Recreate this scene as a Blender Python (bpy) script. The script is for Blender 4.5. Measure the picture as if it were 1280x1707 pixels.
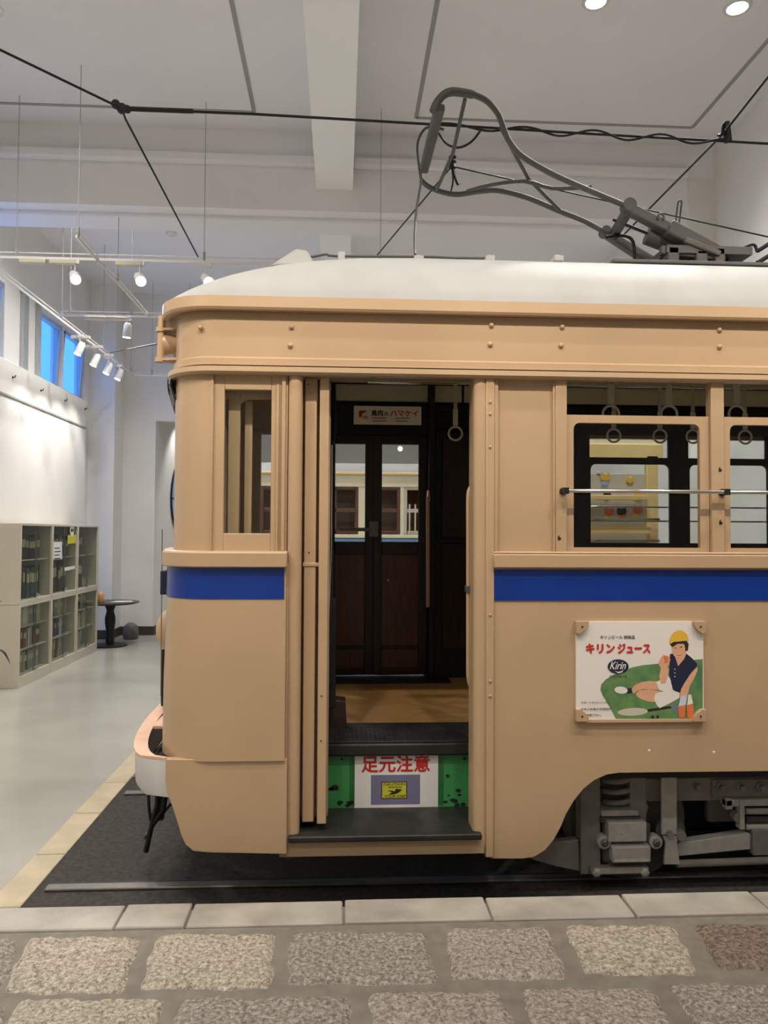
import bpy, bmesh, math, random
from mathutils import Vector, Matrix
random.seed(7)
PI = math.pi
for o in list(bpy.data.objects):
    bpy.data.objects.remove(o)
SC = bpy.context.scene
COL = SC.collection

# ------------------------------------------------------------------ camera
FPX = 1282.0
EYE = Vector((0, 0, 2.0))
cam_d = bpy.data.cameras.new('camera')
cam = bpy.data.objects.new('camera', cam_d)
COL.objects.link(cam)
cam_d.sensor_fit = 'HORIZONTAL'
cam_d.sensor_width = 36.0
cam_d.lens = 36.0 * FPX / 1280.0
cam_d.clip_start = 0.05
RM = (Matrix.Rotation(math.radians(-3.22), 3, 'Z') @ Matrix.Rotation(math.radians(90 + 1.62), 3, 'X')
      @ Matrix.Rotation(math.radians(0.3), 3, 'Z'))
cam.matrix_world = Matrix.Translation(EYE) @ RM.to_4x4()
SC.camera = cam

# ------------------------------------------------------------------ sky and exposure
wd = bpy.data.worlds.new('dusk_sky')
SC.world = wd
wd.use_nodes = True
bg = wd.node_tree.nodes['Background']
bg.inputs[0].default_value = (0.09, 0.36, 1.15, 1)
bg.inputs[1].default_value = 1.9
SC.view_settings.view_transform = 'Standard'
SC.view_settings.look = 'None'
SC.view_settings.exposure = 0.0
SC.view_settings.gamma = 1.0
SC.view_settings.use_curve_mapping = False
LAMP_W = 250.0         # watts of each ceiling downlight
SPOT_W = 98.0          # watts of each track spot
WARM = (1.0, 0.965, 0.925)

# ------------------------------------------------------------------ helpers
def ray(px, py):
    return RM @ Vector(((px - 640) / FPX, -(py - 853.5) / FPX, -1))
def at(px, py, Y):
    d = ray(px, py); return EYE + d * (Y / d.y)
def atz(px, py, Z):
    d = ray(px, py); return EYE + d * ((Z - EYE.z) / d.z)
def atx(px, py, X):
    d = ray(px, py); return EYE + d * (X / d.x)

def lin(c):
    r = []
    for v in c:
        v = v / 255.0
        r.append(v / 12.92 if v <= 0.04045 else ((v + 0.055) / 1.055) ** 2.4)
    return (r[0], r[1], r[2], 1.0)

def mat(name, c, rough=0.5, metal=0.0, var=0.0, vscale=4.0, bump=0.0, bscale=60.0, emit=0.0, spec=None, coat=0.0, c2=None, stretch=None):
    m = bpy.data.materials.new(name); m.use_nodes = True
    nt = m.node_tree; b = nt.nodes['Principled BSDF']
    b.inputs['Base Color'].default_value = lin(c)
    b.inputs['Roughness'].default_value = rough
    b.inputs['Metallic'].default_value = metal
    if spec is not None: b.inputs['Specular IOR Level'].default_value = spec
    if coat: b.inputs['Coat Weight'].default_value = coat; b.inputs['Coat Roughness'].default_value = 0.15
    if emit:
        b.inputs['Emission Color'].default_value = lin(c); b.inputs['Emission Strength'].default_value = emit
    if var or bump or c2:
        tc = nt.nodes.new('ShaderNodeTexCoord'); src = tc.outputs['Object']
        if stretch:
            mp = nt.nodes.new('ShaderNodeMapping'); mp.inputs['Scale'].default_value = stretch
            nt.links.new(src, mp.inputs[0]); src = mp.outputs[0]
    if var or c2:
        n = nt.nodes.new('ShaderNodeTexNoise'); n.inputs['Scale'].default_value = vscale; n.inputs['Detail'].default_value = 5
        nt.links.new(src, n.inputs['Vector'])
        r = nt.nodes.new('ShaderNodeValToRGB')
        a = lin(c); k2 = lin(c2) if c2 else tuple(min(1, v * (1 + var)) for v in a[:3]) + (1,)
        k1 = a if c2 else tuple(v * (1 - var) for v in a[:3]) + (1,)
        r.color_ramp.elements[0].color = k1; r.color_ramp.elements[0].position = 0.36
        r.color_ramp.elements[1].color = k2; r.color_ramp.elements[1].position = 0.66
        nt.links.new(n.outputs['Fac'], r.inputs[0]); nt.links.new(r.outputs[0], b.inputs['Base Color'])
    if bump:
        n = nt.nodes.new('ShaderNodeTexNoise'); n.inputs['Scale'].default_value = bscale; n.inputs['Detail'].default_value = 4
        nt.links.new(src, n.inputs['Vector'])
        bp = nt.nodes.new('ShaderNodeBump'); bp.inputs['Strength'].default_value = bump; bp.inputs['Distance'].default_value = 0.01
        nt.links.new(n.outputs['Fac'], bp.inputs['Height']); nt.links.new(bp.outputs[0], b.inputs['Normal'])
    return m

def glass_mat(name, tint=(248, 250, 249), refl=1.0):
    m = bpy.data.materials.new(name); m.use_nodes = True
    nt = m.node_tree; nt.nodes.clear()
    out = nt.nodes.new('ShaderNodeOutputMaterial'); mx = nt.nodes.new('ShaderNodeMixShader')
    tr = nt.nodes.new('ShaderNodeBsdfTransparent'); tr.inputs[0].default_value = lin(tint)
    gl = nt.nodes.new('ShaderNodeBsdfGlossy'); gl.inputs['Roughness'].default_value = 0.02
    lw = nt.nodes.new('ShaderNodeLayerWeight'); pw = nt.nodes.new('ShaderNodeMath'); pw.operation = 'POWER'; pw.inputs[1].default_value = 4.0
    ml = nt.nodes.new('ShaderNodeMath'); ml.operation = 'MULTIPLY_ADD'; ml.inputs[1].default_value = 0.30 * refl; ml.inputs[2].default_value = 0.016 * refl
    nt.links.new(lw.outputs['Facing'], pw.inputs[0]); nt.links.new(pw.outputs[0], ml.inputs[0]); nt.links.new(ml.outputs[0], mx.inputs[0]); nt.links.new(tr.outputs[0], mx.inputs[1]); nt.links.new(gl.outputs[0], mx.inputs[2])
    nt.links.new(mx.outputs[0], out.inputs[0])
    return m

class MB:
    def __init__(s): s.v = []; s.f = []; s.m = []
    def add(s, vs, fs, mi=0):
        k = len(s.v); s.v += [tuple(p) for p in vs]
        for f in fs: s.f.append([i + k for i in f]); s.m.append(mi)
        return s
    def box(s, x0, x1, y0, y1, z0, z1, mi=0):
        vs = [(x, y, z) for z in (z0, z1) for y in (y0, y1) for x in (x0, x1)]
        return s.add(vs, [(0, 2, 3, 1), (4, 5, 7, 6), (0, 1, 5, 4), (2, 6, 7, 3), (0, 4, 6, 2), (1, 3, 7, 5)], mi)
    def hexa(s, b, t, mi=0):
        n = len(b)
        fs = [tuple(reversed(range(n))), tuple(range(n, 2 * n))]
        for i in range(n): j = (i + 1) % n; fs.append((i, j, n + j, n + i))
        return s.add(list(b) + list(t), fs, mi)
    def prism(s, pts, y0, y1, mi=0):          # pts in (x,z), extruded along y
        return s.hexa([(x, y0, z) for x, z in pts], [(x, y1, z) for x, z in pts], mi)
    def tube(s, pts, r, n=8, mi=0, closed=False):
        pts = [Vector(p) for p in pts]; N = len(pts); rings = []; up = None
        for i, p in enumerate(pts):
            a = pts[i - 1] if (i > 0 or closed) else p; b = pts[(i + 1) % N] if (i < N - 1 or closed) else p
            t = (b - a).normalized()
            if up is None:
                up = Vector((0, 0, 1)) if abs(t.z) < 0.9 else Vector((1, 0, 0))
            sd = t.cross(up).normalized(); up = sd.cross(t).normalized()
            rr = r[i] if isinstance(r, (list, tuple)) else r
            rings.append([p + (sd * math.cos(q) + up * math.sin(q)) * rr for q in [2 * PI * k / n for k in range(n)]])
        vs = [v for R in rings for v in R]; fs = []
        for i in range(N if closed else N - 1):
            j = (i + 1) % N
            for k in range(n):
                l = (k + 1) % n; fs.append((i * n + k, i * n + l, j * n + l, j * n + k))
        if not closed:
            fs.append(tuple(reversed(range(n)))); fs.append(tuple((N - 1) * n + k for k in range(n)))
        return s.add(vs, fs, mi)
    def lathe(s, prof, c, axis='z', n=20, mi=0, caps=True):   # prof [(r,h)...]
        c = Vector(c); vs = []; fs = []
        for r, h in prof:
            for k in range(n):
                a = 2 * PI * k / n; p = (r * math.cos(a), r * math.sin(a), h)
                if axis == 'y': p = (p[0], p[2], p[1])
                if axis == 'x': p = (p[2], p[0], p[1])
                vs.append(c + Vector(p))
        for i in range(len(prof) - 1):
            for k in range(n):
                l = (k + 1) % n; fs.append((i * n + k, i * n + l, (i + 1) * n + l, (i + 1) * n + k))
        if caps: fs.append(tuple(reversed(range(n)))); fs.append(tuple((len(prof) - 1) * n + k for k in range(n)))
        return s.add(vs, fs, mi)
    def loft(s, rings, mi=0, cap=False):
        n = len(rings[0]); vs = [p for R in rings for p in R]; fs = []
        for i in range(len(rings) - 1):
            for k in range(n - 1): fs.append((i * n + k, i * n + k + 1, (i + 1) * n + k + 1, (i + 1) * n + k))
        return s.add(vs, fs, mi)
    def strip(s, O, I, levels, mi=0):         # O,I: functions level->list of (x,y); levels [(z,...)]
        for a, b in zip(levels[:-1], levels[1:]):
            oa, ob_, ia, ib = O(a), O(b), I(a), I(b); n = len(oa)
            vs = [(x, y, a[0]) for x, y in oa] + [(x, y, b[0]) for x, y in ob_] + [(x, y, b[0]) for x, y in ib] + [(x, y, a[0]) for x, y in ia]
            fs = []
            for k in range(n - 1):
                fs.append((k, k + 1, n + k + 1, n + k))
                fs.append((2 * n + k, 2 * n + k + 1, 3 * n + k + 1, 3 * n + k))
                if b is levels[-1]: fs.append((n + k, n + k + 1, 2 * n + k + 1, 2 * n + k))
                if a is levels[0]: fs.append((3 * n + k, 3 * n + k + 1, k + 1, k))
            fs.append((0, n, 2 * n, 3 * n)); e = n - 1; fs.append((e, 3 * n + e, 2 * n + e, n + e))
            s.add(vs, fs, mi)
        return s

def build(name, mb, mats, parent=None, bev=0.0, seg=2, smooth=None, kind=None, fix=True):
    me = bpy.data.meshes.new(name); me.from_pydata(mb.v, [], mb.f)
    for m in (mats if isinstance(mats, (list, tuple)) else [mats]): me.materials.append(m)
    for p, i in zip(me.polygons, mb.m): p.material_index = i
    if fix:
        bm = bmesh.new(); bm.from_mesh(me); bmesh.ops.remove_doubles(bm, verts=bm.verts, dist=1e-5)
        bmesh.ops.recalc_face_normals(bm, faces=bm.faces); bm.to_mesh(me); bm.free()
    o = bpy.data.objects.new(name, me); COL.objects.link(o)
    if parent is not None:
        o.parent = parent; o.matrix_parent_inverse = Matrix.Translation(-root_loc(parent))
    if bev:
        md = o.modifiers.new('edge', 'BEVEL'); md.width = bev; md.segments = seg; md.limit_method = 'ANGLE'; md.angle_limit = math.radians(40)
    if smooth is not None or bev:
        for p in me.polygons: p.use_smooth = True
        me.set_sharp_from_angle(angle=math.radians(smooth if smooth else 35))
    if kind: o['kind'] = kind
    return o

LOC = {}
def root_loc(o):
    return LOC.get(o.name, Vector((0, 0, 0)))
def thing(name, label, cat, loc=(0, 0, 0), group=None):
    o = bpy.data.objects.new(name, None); COL.objects.link(o)
    o.location = loc; LOC[o.name] = Vector(loc); o.empty_display_size = 0.1
    o['label'] = label; o['category'] = cat
    if group: o['group'] = group
    return o
def tag(o, label, cat, group=None):
    o['label'] = label; o['category'] = cat
    if group: o['group'] = group
    return o
def struct(name, mb, m, parent=None, **k):
    o = build(name, mb, m, parent, **k)
    if parent is None: o['kind'] = 'structure'
    return o
def dup(root, loc, label=None):
    r = root.copy(); COL.objects.link(r); r.location = loc; LOC[r.name] = Vector(loc)
    if label: r['label'] = label
    for ch in list(root.children):
        c = ch.copy(); COL.objects.link(c); c.parent = r
        for g in ch.children:
            d = g.copy(); COL.objects.link(d); d.parent = c
    return r
def text_mb(s, x0, x1, z0, z1, y, mb=None, mi=0, bold=0.0, shear=0.0):
    cu = bpy.data.curves.new('lettering', 'FONT'); cu.body = s; cu.resolution_u = 3
    o = bpy.data.objects.new('lettering', cu); COL.objects.link(o)
    bpy.context.view_layer.update()
    me = bpy.data.meshes.new_from_object(o.evaluated_get(bpy.context.evaluated_depsgraph_get()))
    bpy.data.objects.remove(o)
    vs = [v.co.copy() for v in me.vertices]
    mb = mb or MB()
    if vs:
        a0 = min(v.x for v in vs); a1 = max(v.x for v in vs); b0 = min(v.y for v in vs); b1 = max(v.y for v in vs)
        w_ = bold * (z1 - z0)          # heavier strokes: the outline repeated a hair to each side
        for q, (ox, oz) in enumerate(((0, 0), (w_, 0), (-w_, 0), (0, w_), (0, -w_)) if bold else ((0, 0),)):
            mb.add([(x0 + ox + (v.x - a0) / (a1 - a0) * (x1 - x0) + shear * (v.y - b0) / (b1 - b0) * (z1 - z0), y - q * 1e-5, z0 + oz + (v.y - b0) / (b1 - b0) * (z1 - z0)) for v in vs],
                   [tuple(p.vertices) for p in me.polygons], mi)
    bpy.data.meshes.remove(me)
    return mb
def ring_pts(c, r, n=24, plane='xz'):
    c = Vector(c); out = []
    for k in range(n):
        a = 2 * PI * k / n; p, q = r * math.cos(a), r * math.sin(a)
        out.append(c + (Vector((p, 0, q)) if plane == 'xz' else Vector((p, q, 0)) if plane == 'xy' else Vector((0, p, q))))
    return out
def smooth_pts(pts, n=6):
    P = [Vector(p) for p in pts]; out = []
    for i in range(len(P) - 1):
        p0 = P[max(i - 1, 0)]; p1 = P[i]; p2 = P[i + 1]; p3 = P[min(i + 2, len(P) - 1)]
        for k in range(n):
            t = k / n
            out.append(0.5 * ((2 * p1) + (p2 - p0) * t + (2 * p0 - 5 * p1 + 4 * p2 - p3) * t * t + (3 * p1 - p0 - 3 * p2 + p3) * t ** 3))
    out.append(P[-1]); return out

# ------------------------------------------------------------------ materials
M = dict(
    wall=mat('white_plaster', (234, 232, 228), 0.75, var=0.03, vscale=1.2, bump=0.05, bscale=40),
    ceil=mat('ceiling_paint', (243, 241, 241), 0.8, var=0.02, vscale=0.8),
    beam=mat('beam_lit_white', (253, 252, 250), 0.7),  # whiter than the ceiling, in place of light from below
    joint=mat('joint_strip', (168, 164, 160), 0.8),
    floor=mat('polished_floor', (176, 174, 164), 0.22, var=0.05, vscale=1.5, bump=0.015, bscale=9),
    base=mat('dark_baseboard', (62, 56, 50), 0.5),
    bed=mat('asphalt_bed', (66, 62, 58), 0.95, c2=(84, 79, 74), vscale=30, bump=0.9, bscale=220),
    kerb_warm=mat('sandstone', (206, 190, 160), 0.65, c2=(188, 174, 146), vscale=5, bump=0.12, bscale=70),
    kerb=mat('pale_kerb', (190, 184, 172), 0.6, c2=(160, 153, 142), vscale=4, bump=0.1, bscale=70),
    mortar=mat('mortar', (138, 130, 118), 0.9, var=0.12, vscale=14, bump=0.3, bscale=160),
    paint=mat('tan_paint', (192, 162, 128), 0.36, var=0.035, vscale=2.0, bump=0.035, bscale=3.0),
    paint_in=mat('tan_paint_inside', (196, 166, 128), 0.45, var=0.04, vscale=3),
    pink=mat('salmon_paint', (226, 184, 154), 0.45, var=0.05, vscale=9, bump=0.05, bscale=20),
    white=mat('white_paint', (222, 220, 216), 0.4, var=0.04, vscale=5),
    silver=mat('silver_roof_paint', (172, 172, 170), 0.62, var=0.035, vscale=5, bump=0.06, bscale=14),
    blue=mat('blue_paint', (6, 54, 146), 0.22, var=0.08, vscale=3, bump=0.03, bscale=5),
    wood=mat('dark_wood', (54, 28, 17), 0.4, c2=(32, 17, 12), vscale=5, stretch=(9, 9, 1)),
    wood_red=mat('red_brown_wood', (104, 58, 36), 0.35, c2=(84, 45, 28), vscale=5, stretch=(9, 9, 1)),
    black_in=mat('dark_varnish', (20, 15, 13), 0.6),
    plank=mat('wood_floor', (188, 146, 90), 0.45, c2=(160, 120, 70), vscale=6, stretch=(1.5, 22, 22)),
    rubber=mat('black_rubber', (30, 30, 29), 0.5, bump=0.2, bscale=60, c2=(44, 43, 41), vscale=8),
    green=mat('green_paint', (64, 148, 82), 0.45, var=0.08, vscale=7),
    chip=mat('chipped_paint', (30, 30, 28), 0.8),
    grey=mat('grey_metal', (152, 147, 138), 0.55, metal=0.0, var=0.12, vscale=9, bump=0.1, bscale=40),
    grey_d=mat('dark_grey_metal', (98, 94, 88), 0.6, var=0.15, vscale=9, bump=0.12, bscale=30),
    grey_l=mat('light_grey_metal', (204, 199, 190), 0.5, var=0.08, vscale=20, bump=0.1, bscale=60),
    pant=mat('collector_grey', (86, 84, 81), 0.5, var=0.08, vscale=8),
    steel=mat('worn_steel', (128, 122, 116), 0.45, metal=0.6, var=0.1, vscale=10),
    chrome=mat('chrome', (225, 225, 225), 0.12, metal=1.0),
    black=mat('black_metal', (24, 24, 25), 0.5),
    cable=mat('black_cable', (26, 25, 25), 0.6),
    cream=mat('cream_paint', (232, 224, 196), 0.5, var=0.03),
    yellow=mat('yellow_cream_paint', (248, 218, 152), 0.45, var=0.03),
    strap=mat('grey_strap', (206, 198, 176), 0.6),
    ring=mat('ring_plastic', (228, 225, 218), 0.35),
    cab=mat('cabinet_steel', (206, 198, 180), 0.45, var=0.02),
    dark_wood=mat('table_wood', (58, 42, 34), 0.3, var=0.2, vscale=6),
    cab_haze_grey=mat('cab_haze_grey', (128, 126, 116), 0.5), sign_board=mat('sign_board', (252, 246, 226), 0.4),
    paper=mat('paper', (236, 234, 230), 0.7),
    red=mat('red_print', (200, 40, 40), 0.6), ink=mat('black_print', (38, 36, 38), 0.6),
    navy=mat('navy_print', (26, 34, 62), 0.6), pgreen=mat('green_print', (112, 148, 88), 0.6, c2=(76, 120, 80), vscale=14),
    skin=mat('skin_print', (226, 172, 138), 0.6, var=0.05, vscale=20), pyel=mat('yellow_print', (232, 186, 62), 0.6),
    hair=mat('hair_print', (48, 34, 30), 0.6), pwhite=mat('white_print', (238, 230, 222), 0.6), porange=mat('orange_print', (232, 120, 64), 0.6),
    lilac=mat('grey_blue_print', (120, 120, 150), 0.6), sign_yel=mat('caution_print', (206, 200, 60), 0.6),
    lamp=mat('lamp_glow', (255, 244, 220), 0.5, emit=14.0),
    spot_white=mat('spot_housing', (226, 224, 220), 0.5),
    alu=mat('window_frame', (186, 190, 194), 0.4, metal=0.2),
    glass=glass_mat('clear_glass'), glass_w=glass_mat('window_glass', (240, 244, 248), 0.5),
    glass_g=glass_mat('cabinet_glass', (236, 239, 236)),
    amber=mat('amber_soap', (214, 160, 100), 0.3), lightblue=mat('pale_blue_print', (140, 176, 232), 0.5, c2=(206, 220, 240), vscale=2.5),
)
def granite(name, base, dark, light):
    m = bpy.data.materials.new(name); m.use_nodes = True; nt = m.node_tree; b = nt.nodes['Principled BSDF']
    tc = nt.nodes.new('ShaderNodeTexCoord')
    oi = nt.nodes.new('ShaderNodeObjectInfo'); ad = nt.nodes.new('ShaderNodeVectorMath'); ad.operation = 'ADD'
    nt.links.new(tc.outputs['Object'], ad.inputs[0]); nt.links.new(oi.outputs['Random'], ad.inputs[1])
    n = nt.nodes.new('ShaderNodeTexNoise'); n.inputs['Scale'].default_value = 62; n.inputs['Detail'].default_value = 6; n.inputs['Roughness'].default_value = 0.7
    nt.links.new(ad.outputs[0], n.inputs['Vector'])
    r = nt.nodes.new('ShaderNodeValToRGB'); e = r.color_ramp.elements
    e[0].position = 0.36; e[0].color = lin(dark); e[1].position = 0.64; e[1].color = lin(light)
    k = e.new(0.5); k.color = lin(base)
    nt.links.new(n.outputs['Fac'], r.inputs[0]); nt.links.new(r.outputs[0], b.inputs['Base Color'])
    b.inputs['Roughness'].default_value = 0.8
    n2 = nt.nodes.new('ShaderNodeTexNoise'); n2.inputs['Scale'].default_value = 48; n2.inputs['Detail'].default_value = 5
    nt.links.new(ad.outputs[0], n2.inputs['Vector'])
    bp = nt.nodes.new('ShaderNodeBump'); bp.inputs['Strength'].default_value = 1.0; bp.inputs['Distance'].default_value = 0.03
    nt.links.new(n2.outputs['Fac'], bp.inputs['Height']); nt.links.new(bp.outputs[0], b.inputs['Normal'])
    return m
GRAN = [granite('granite_buff', (196, 184, 165), (140, 126, 109), (234, 224, 207)), granite('granite_grey', (168, 158, 145), (122, 115, 106), (214, 204, 190)),
        granite('granite_pink', (180, 167, 155), (130, 118, 107), (218, 206, 193)), granite('granite_brown', (142, 126, 110), (92, 80, 70), (176, 158, 140))]
# ------------------------------------------------------------------ ROOM
ZC = 6.72
XL = -4.75
XK0, XK1 = -1.87, -1.69
b = MB().box(XL - 0.3, 9.8, -6, 20.3, -0.3, -0.02)
b2 = MB()
b2.box(XL - 0.2, XK0, -6, 20.2, -0.25, 0.0); b2.box(XK0, 9.7, 7.25, 20.2, -0.25, 0.0)
struct('floor', b2, M['floor'])
struct('floor_slab', b, M['mortar'])
# track bed
struct('floor_track_bed', MB().box(XK1, 9.6, 3.0, 7.1, -0.02, -0.005), M['bed'])
# ceiling
ceil = struct('ceiling', MB().box(XL - 0.3, 9.8, -6.3, 20.3, ZC, ZC + 0.2), M['ceil'])
def joint(p, q, name='joint_strip'):
    m_ = MB(); w = 0.022
    (x0, y0), (x1, y1) = p, q
    if abs(x0 - x1) < 0.01: m_.box(x0 - w, x0 + w, y0, y1, ZC - 0.006, ZC + 0.01)
    else: m_.box(x0, x1, y0 - w, y0 + w, ZC - 0.006, ZC + 0.01)
    build(name, m_, M['joint'], ceil)
jy = atz(300, 182, ZC).y; jl = atz(424, 188, ZC).x; jr = atz(692, 205, ZC).x; jR = atz(1150, 217, ZC).x
joint((XL, jy), (jl, jy)); joint((jl, 2.5), (jl, jy)); joint((jr, 2.5), (jr, jy)); joint((jr, jy), (jR, jy)); joint((jR, 2.5), (jR, jy))
# longitudinal beam and transverse beam
YB = 8.97
bx0 = at(527, 310, YB).x; bx1 = at(588, 318, YB).x; bz = at(557, 316, YB).z
struct('ceiling_beam', MB().box(bx0, bx1, -6, YB + 0.05, bz, ZC + 0.05), M['beam'])
struct('ceiling_beam.001', MB().box(bx0, bx1, YB + 0.6, 15.3, bz, ZC + 0.05), M['beam'])
zt0 = at(400, 348, YB).z; zm0 = at(400, 277, YB).z; zm1 = at(400, 260, YB).z
XR = 4.5
struct('ceiling_beam.002', MB().box(XL, XR + 0.1, YB, YB + 0.72, zt0, ZC + 0.05), M['ceil'])
m_ = MB().box(XL, bx0 - 0.001, YB - 0.10, YB + 0.01, zm0, zm1); m_.box(bx1 + 0.001, XR - 0.35, YB - 0.10, YB + 0.01, zm0, zm1)
struct('trim_1', m_, M['ceil'], bev=0.03)
m_ = MB().box(XL, XR, YB + 0.2, YB + 0.5, zt0 - 0.05, zt0 + 0.01)
struct('trim_2', m_, M['ceil'], bev=0.02)
# walls
W = MB()
wz0, wz1 = 4.40, 5.50
def yl(px): return atx(px, 600, XL).y
w = [(8.3, yl(6)), (yl(64), yl(104)), (yl(106), yl(142))]
sl0, sl1, slz = yl(134), yl(143), 4.12
ysegs = [(-6.2, w[0][0])] + [(w[0][1], w[1][0]), (w[1][1], w[2][0]), (w[2][1], 20.2)]
for a, c in ysegs: W.box(XL - 0.2, XL, a, c, wz0, wz1)
W.box(XL - 0.2, XL, -6.2, 20.2, wz1, ZC)
W.box(XL - 0.2, XL, -6.2, sl0, 0, wz0); W.box(XL - 0.2, XL, sl1, 20.2, 0, wz0); W.box(XL - 0.2, XL, sl0, sl1, slz, wz0)
struct('wall_left', W, M['wall'])
# pale display board on the lower wall with a thin picture rail
struct('wall_left_board', MB().box(XL, XL + .13, -6, sl0 - 0.05, 0, wz0 - 0.02), M['wall'], bev=0.01)
pz = atx(60, 679, XL + .13).z
struct('trim_3', MB().box(XL + .13, XL + .15, -6, sl0 - 0.08, pz - 0.012, pz + 0.012), M['joint'])
WB = MB()
px0, px1 = XL, at(188, 900, 14.72).x
YP = 15.3; xr = at(257, 900, YP).x; zo = at(270, 702, YP).z
WB.box(px0, px1, 14.72, YP + 0.2, 0, ZC); WB.box(px1 - 0.01, xr, YP, YP + 0.25, 0, ZC)
WB.box(xr, 9.8, YP, YP + 0.25, zo, ZC)
struct('wall_back', WB, M['wall'])
# the alcove beyond: an oblique wall, a far wall
ang = MB().hexa([(xr, YP + 0.25, 0), (xr + 0.45, 19.6, 0), (xr + 0.25, 19.6, 0), (xr - 0.2, YP + 0.25, 0)],
                [(xr, YP + 0.25, zo + 1), (xr + 0.45, 19.6, zo + 1), (xr + 0.25, 19.6, zo + 1), (xr - 0.2, YP + 0.25, zo + 1)])
struct('wall_alcove', ang, M['wall'])
struct('wall_far', MB().box(XL, 9.8, 19.6, 19.8, 0, ZC), M['wall'])
struct('ceiling_alcove', MB().box(xr - 0.3, 9.8, YP + 0.25, 19.7, zo + 0.6, zo + 0.8), M['ceil'])
struct('baseboard_back', MB().box(px1, xr + 0.005, YP - 0.02, YP, 0, 0.17).box(px0, px1 + 0.02, 14.70, 14.72, 0, 0.17).box(px1, px1 + 0.02, 14.70, YP, 0, 0.17), M['base'])
struct('baseboard_alcove', MB().hexa([(xr, YP - 0.02, 0), (xr + 0.02, YP, 0), (xr + 0.47, 19.6, 0), (xr + 0.45, 19.6, 0)], [(xr, YP - 0.02, 0.17), (xr + 0.02, YP, 0.17), (xr + 0.47, 19.6, 0.17), (xr + 0.45, 19.6, 0.17)]), M['base'])
WR = MB().box(XR, XR + 0.2, 7.95, 19.7, 0, ZC).box(XR, 9.8, 7.75, 7.95, 0, ZC)
cx0 = at(1146, 300, YB).x
WR.box(cx0, XR, YB - 0.02, YB + 0.9, 0, zm0 + 0.0)
struct('wall_right', WR, M['wall'])
struct('wall_right_near', MB().box(9.6, 9.8, -6.2, 7.95, 0, ZC), M['wall'])
struct('wall_front', MB().box(XL - 0.2, 9.8, -6.2, -6.0, 0, ZC), M['wall'])
# windows of the left wall
def wall_window(n, y0, y1, z0, z1, tilt):
    f = MB(); t = 0.05
    f.box(XL - 0.14, XL - 0.06, y0, y1, z0, z0 + t); f.box(XL - 0.14, XL - 0.06, y0, y1, z1 - t, z1)
    f.box(XL - 0.14, XL - 0.06, y0, y0 + t, z0 + t, z1 - t); f.box(XL - 0.14, XL - 0.06, y1 - t, y1, z0 + t, z1 - t)
    root = struct('window_%d' % n, f, M['alu'])
    a, c, d, e = y0 + t, y1 - t, z0 + t, z1 - t
    dx = tilt
    s_ = MB(); s = 0.035
    def q(yy, zz, off): return (XL - 0.10 + off + dx * (zz - d) / (e - d), yy, zz)
    for (u0, u1, v0, v1) in ((a, c, d, d + s), (a, c, e - s, e), (a, a + s, d, e), (c - s, c, d, e)):
        s_.hexa([q(u0, v0, 0), q(u1, v0, 0), q(u1, v0, 0.03), q(u0, v0, 0.03)], [q(u0, v1, 0), q(u1, v1, 0), q(u1, v1, 0.03), q(u0, v1, 0.03)])
    build('sash', s_, M['alu'], root)
    g = MB().add([q(a, d, 0.015), q(c, d, 0.015), q(c, e, 0.015), q(a, e, 0.015)], [(0, 1, 2, 3)])
    build('pane', g, M['glass_w'], root)
for i, (a, c) in enumerate(w): wall_window(i + 1, a, c, wz0, wz1, 0.07)
# slot window of glass bricks
sw = struct('window_4', MB().box(XL - 0.16, XL - 0.02, sl0, sl0 + 0.03, 0.2, slz).box(XL - 0.16, XL - 0.02, sl1 - 0.03, sl1, 0.2, slz), M['alu'])
z = 0.2
while z < slz - 0.1:
    build('glass_brick', MB().box(XL - 0.13, XL - 0.05, sl0 + 0.03, sl1 - 0.03, z, min(z + 0.185, slz)), M['glass_w'], sw)
    build('mortar_bar', MB().box(XL - 0.13, XL - 0.05, sl0 + 0.03, sl1 - 0.03, z + 0.185, z + 0.2), M['alu'], sw)
    z += 0.2
# folded blinds between the windows: two stacks of thin slats
def blind(y0, y1, label):
    r = thing('vertical_blind', label, 'blind', (XL + 0.03, y0, wz0))
    n = 5
    for k in range(n):
        y = y0 + (y1 - y0) * (k + 0.5) / n
        build('slat', MB().box(XL + 0.005, XL + 0.05, y - 0.012, y + 0.012, wz0 + 0.02, wz1 + 0.05), M['alu'], r)
    build('head_rail', MB().box(XL + 0.0, XL + 0.06, y0 - 0.03, y1 + 0.03, wz1 + 0.05, wz1 + 0.09), M['alu'], r)
blind(yl(32), yl(42), 'grey folded blind on the plain wall between the high blue windows')
blind(yl(58), yl(63), 'grey folded blind hugging the near edge of the paired blue windows')

# ------------------------------------------------------------------ kerbs and paving
PZ = 0.30
struct('floor_platform', MB().box(-4.6, 6.5, -1.2, atz(640, 1506, PZ).y, -0.1, PZ - 0.012), M['mortar'])
kf = struct('trim_kerb_front', MB().box(-4.6, 6.5, atz(640, 1536, PZ).y, atz(640, 1507, PZ).y, PZ - 0.1, PZ - 0.008), M['mortar'])
ky0 = atz(640, 1534, PZ).y; ky1 = atz(640, 1504, PZ).y + 0.02
ks = [-3.4, -2.85] + [atz(p, 1518, PZ).x for p in (-30, 207, 319, 573, 815, 1053, 1283)] + [2.55, 3.1]
for i in range(len(ks) - 1):
    build('kerb_stone', MB().box(ks[i] + 0.005, ks[i + 1] - 0.005, ky0 - 0.02, ky1, PZ - 0.09, PZ + 0.004 + 0.004 * (i % 2)), M['kerb'], kf, bev=0.008)
kl = struct('trim_kerb_side', MB().box(XK0 - .005, XK1, 3.55, 7.27, -0.1, -0.004), M['mortar'])
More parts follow.
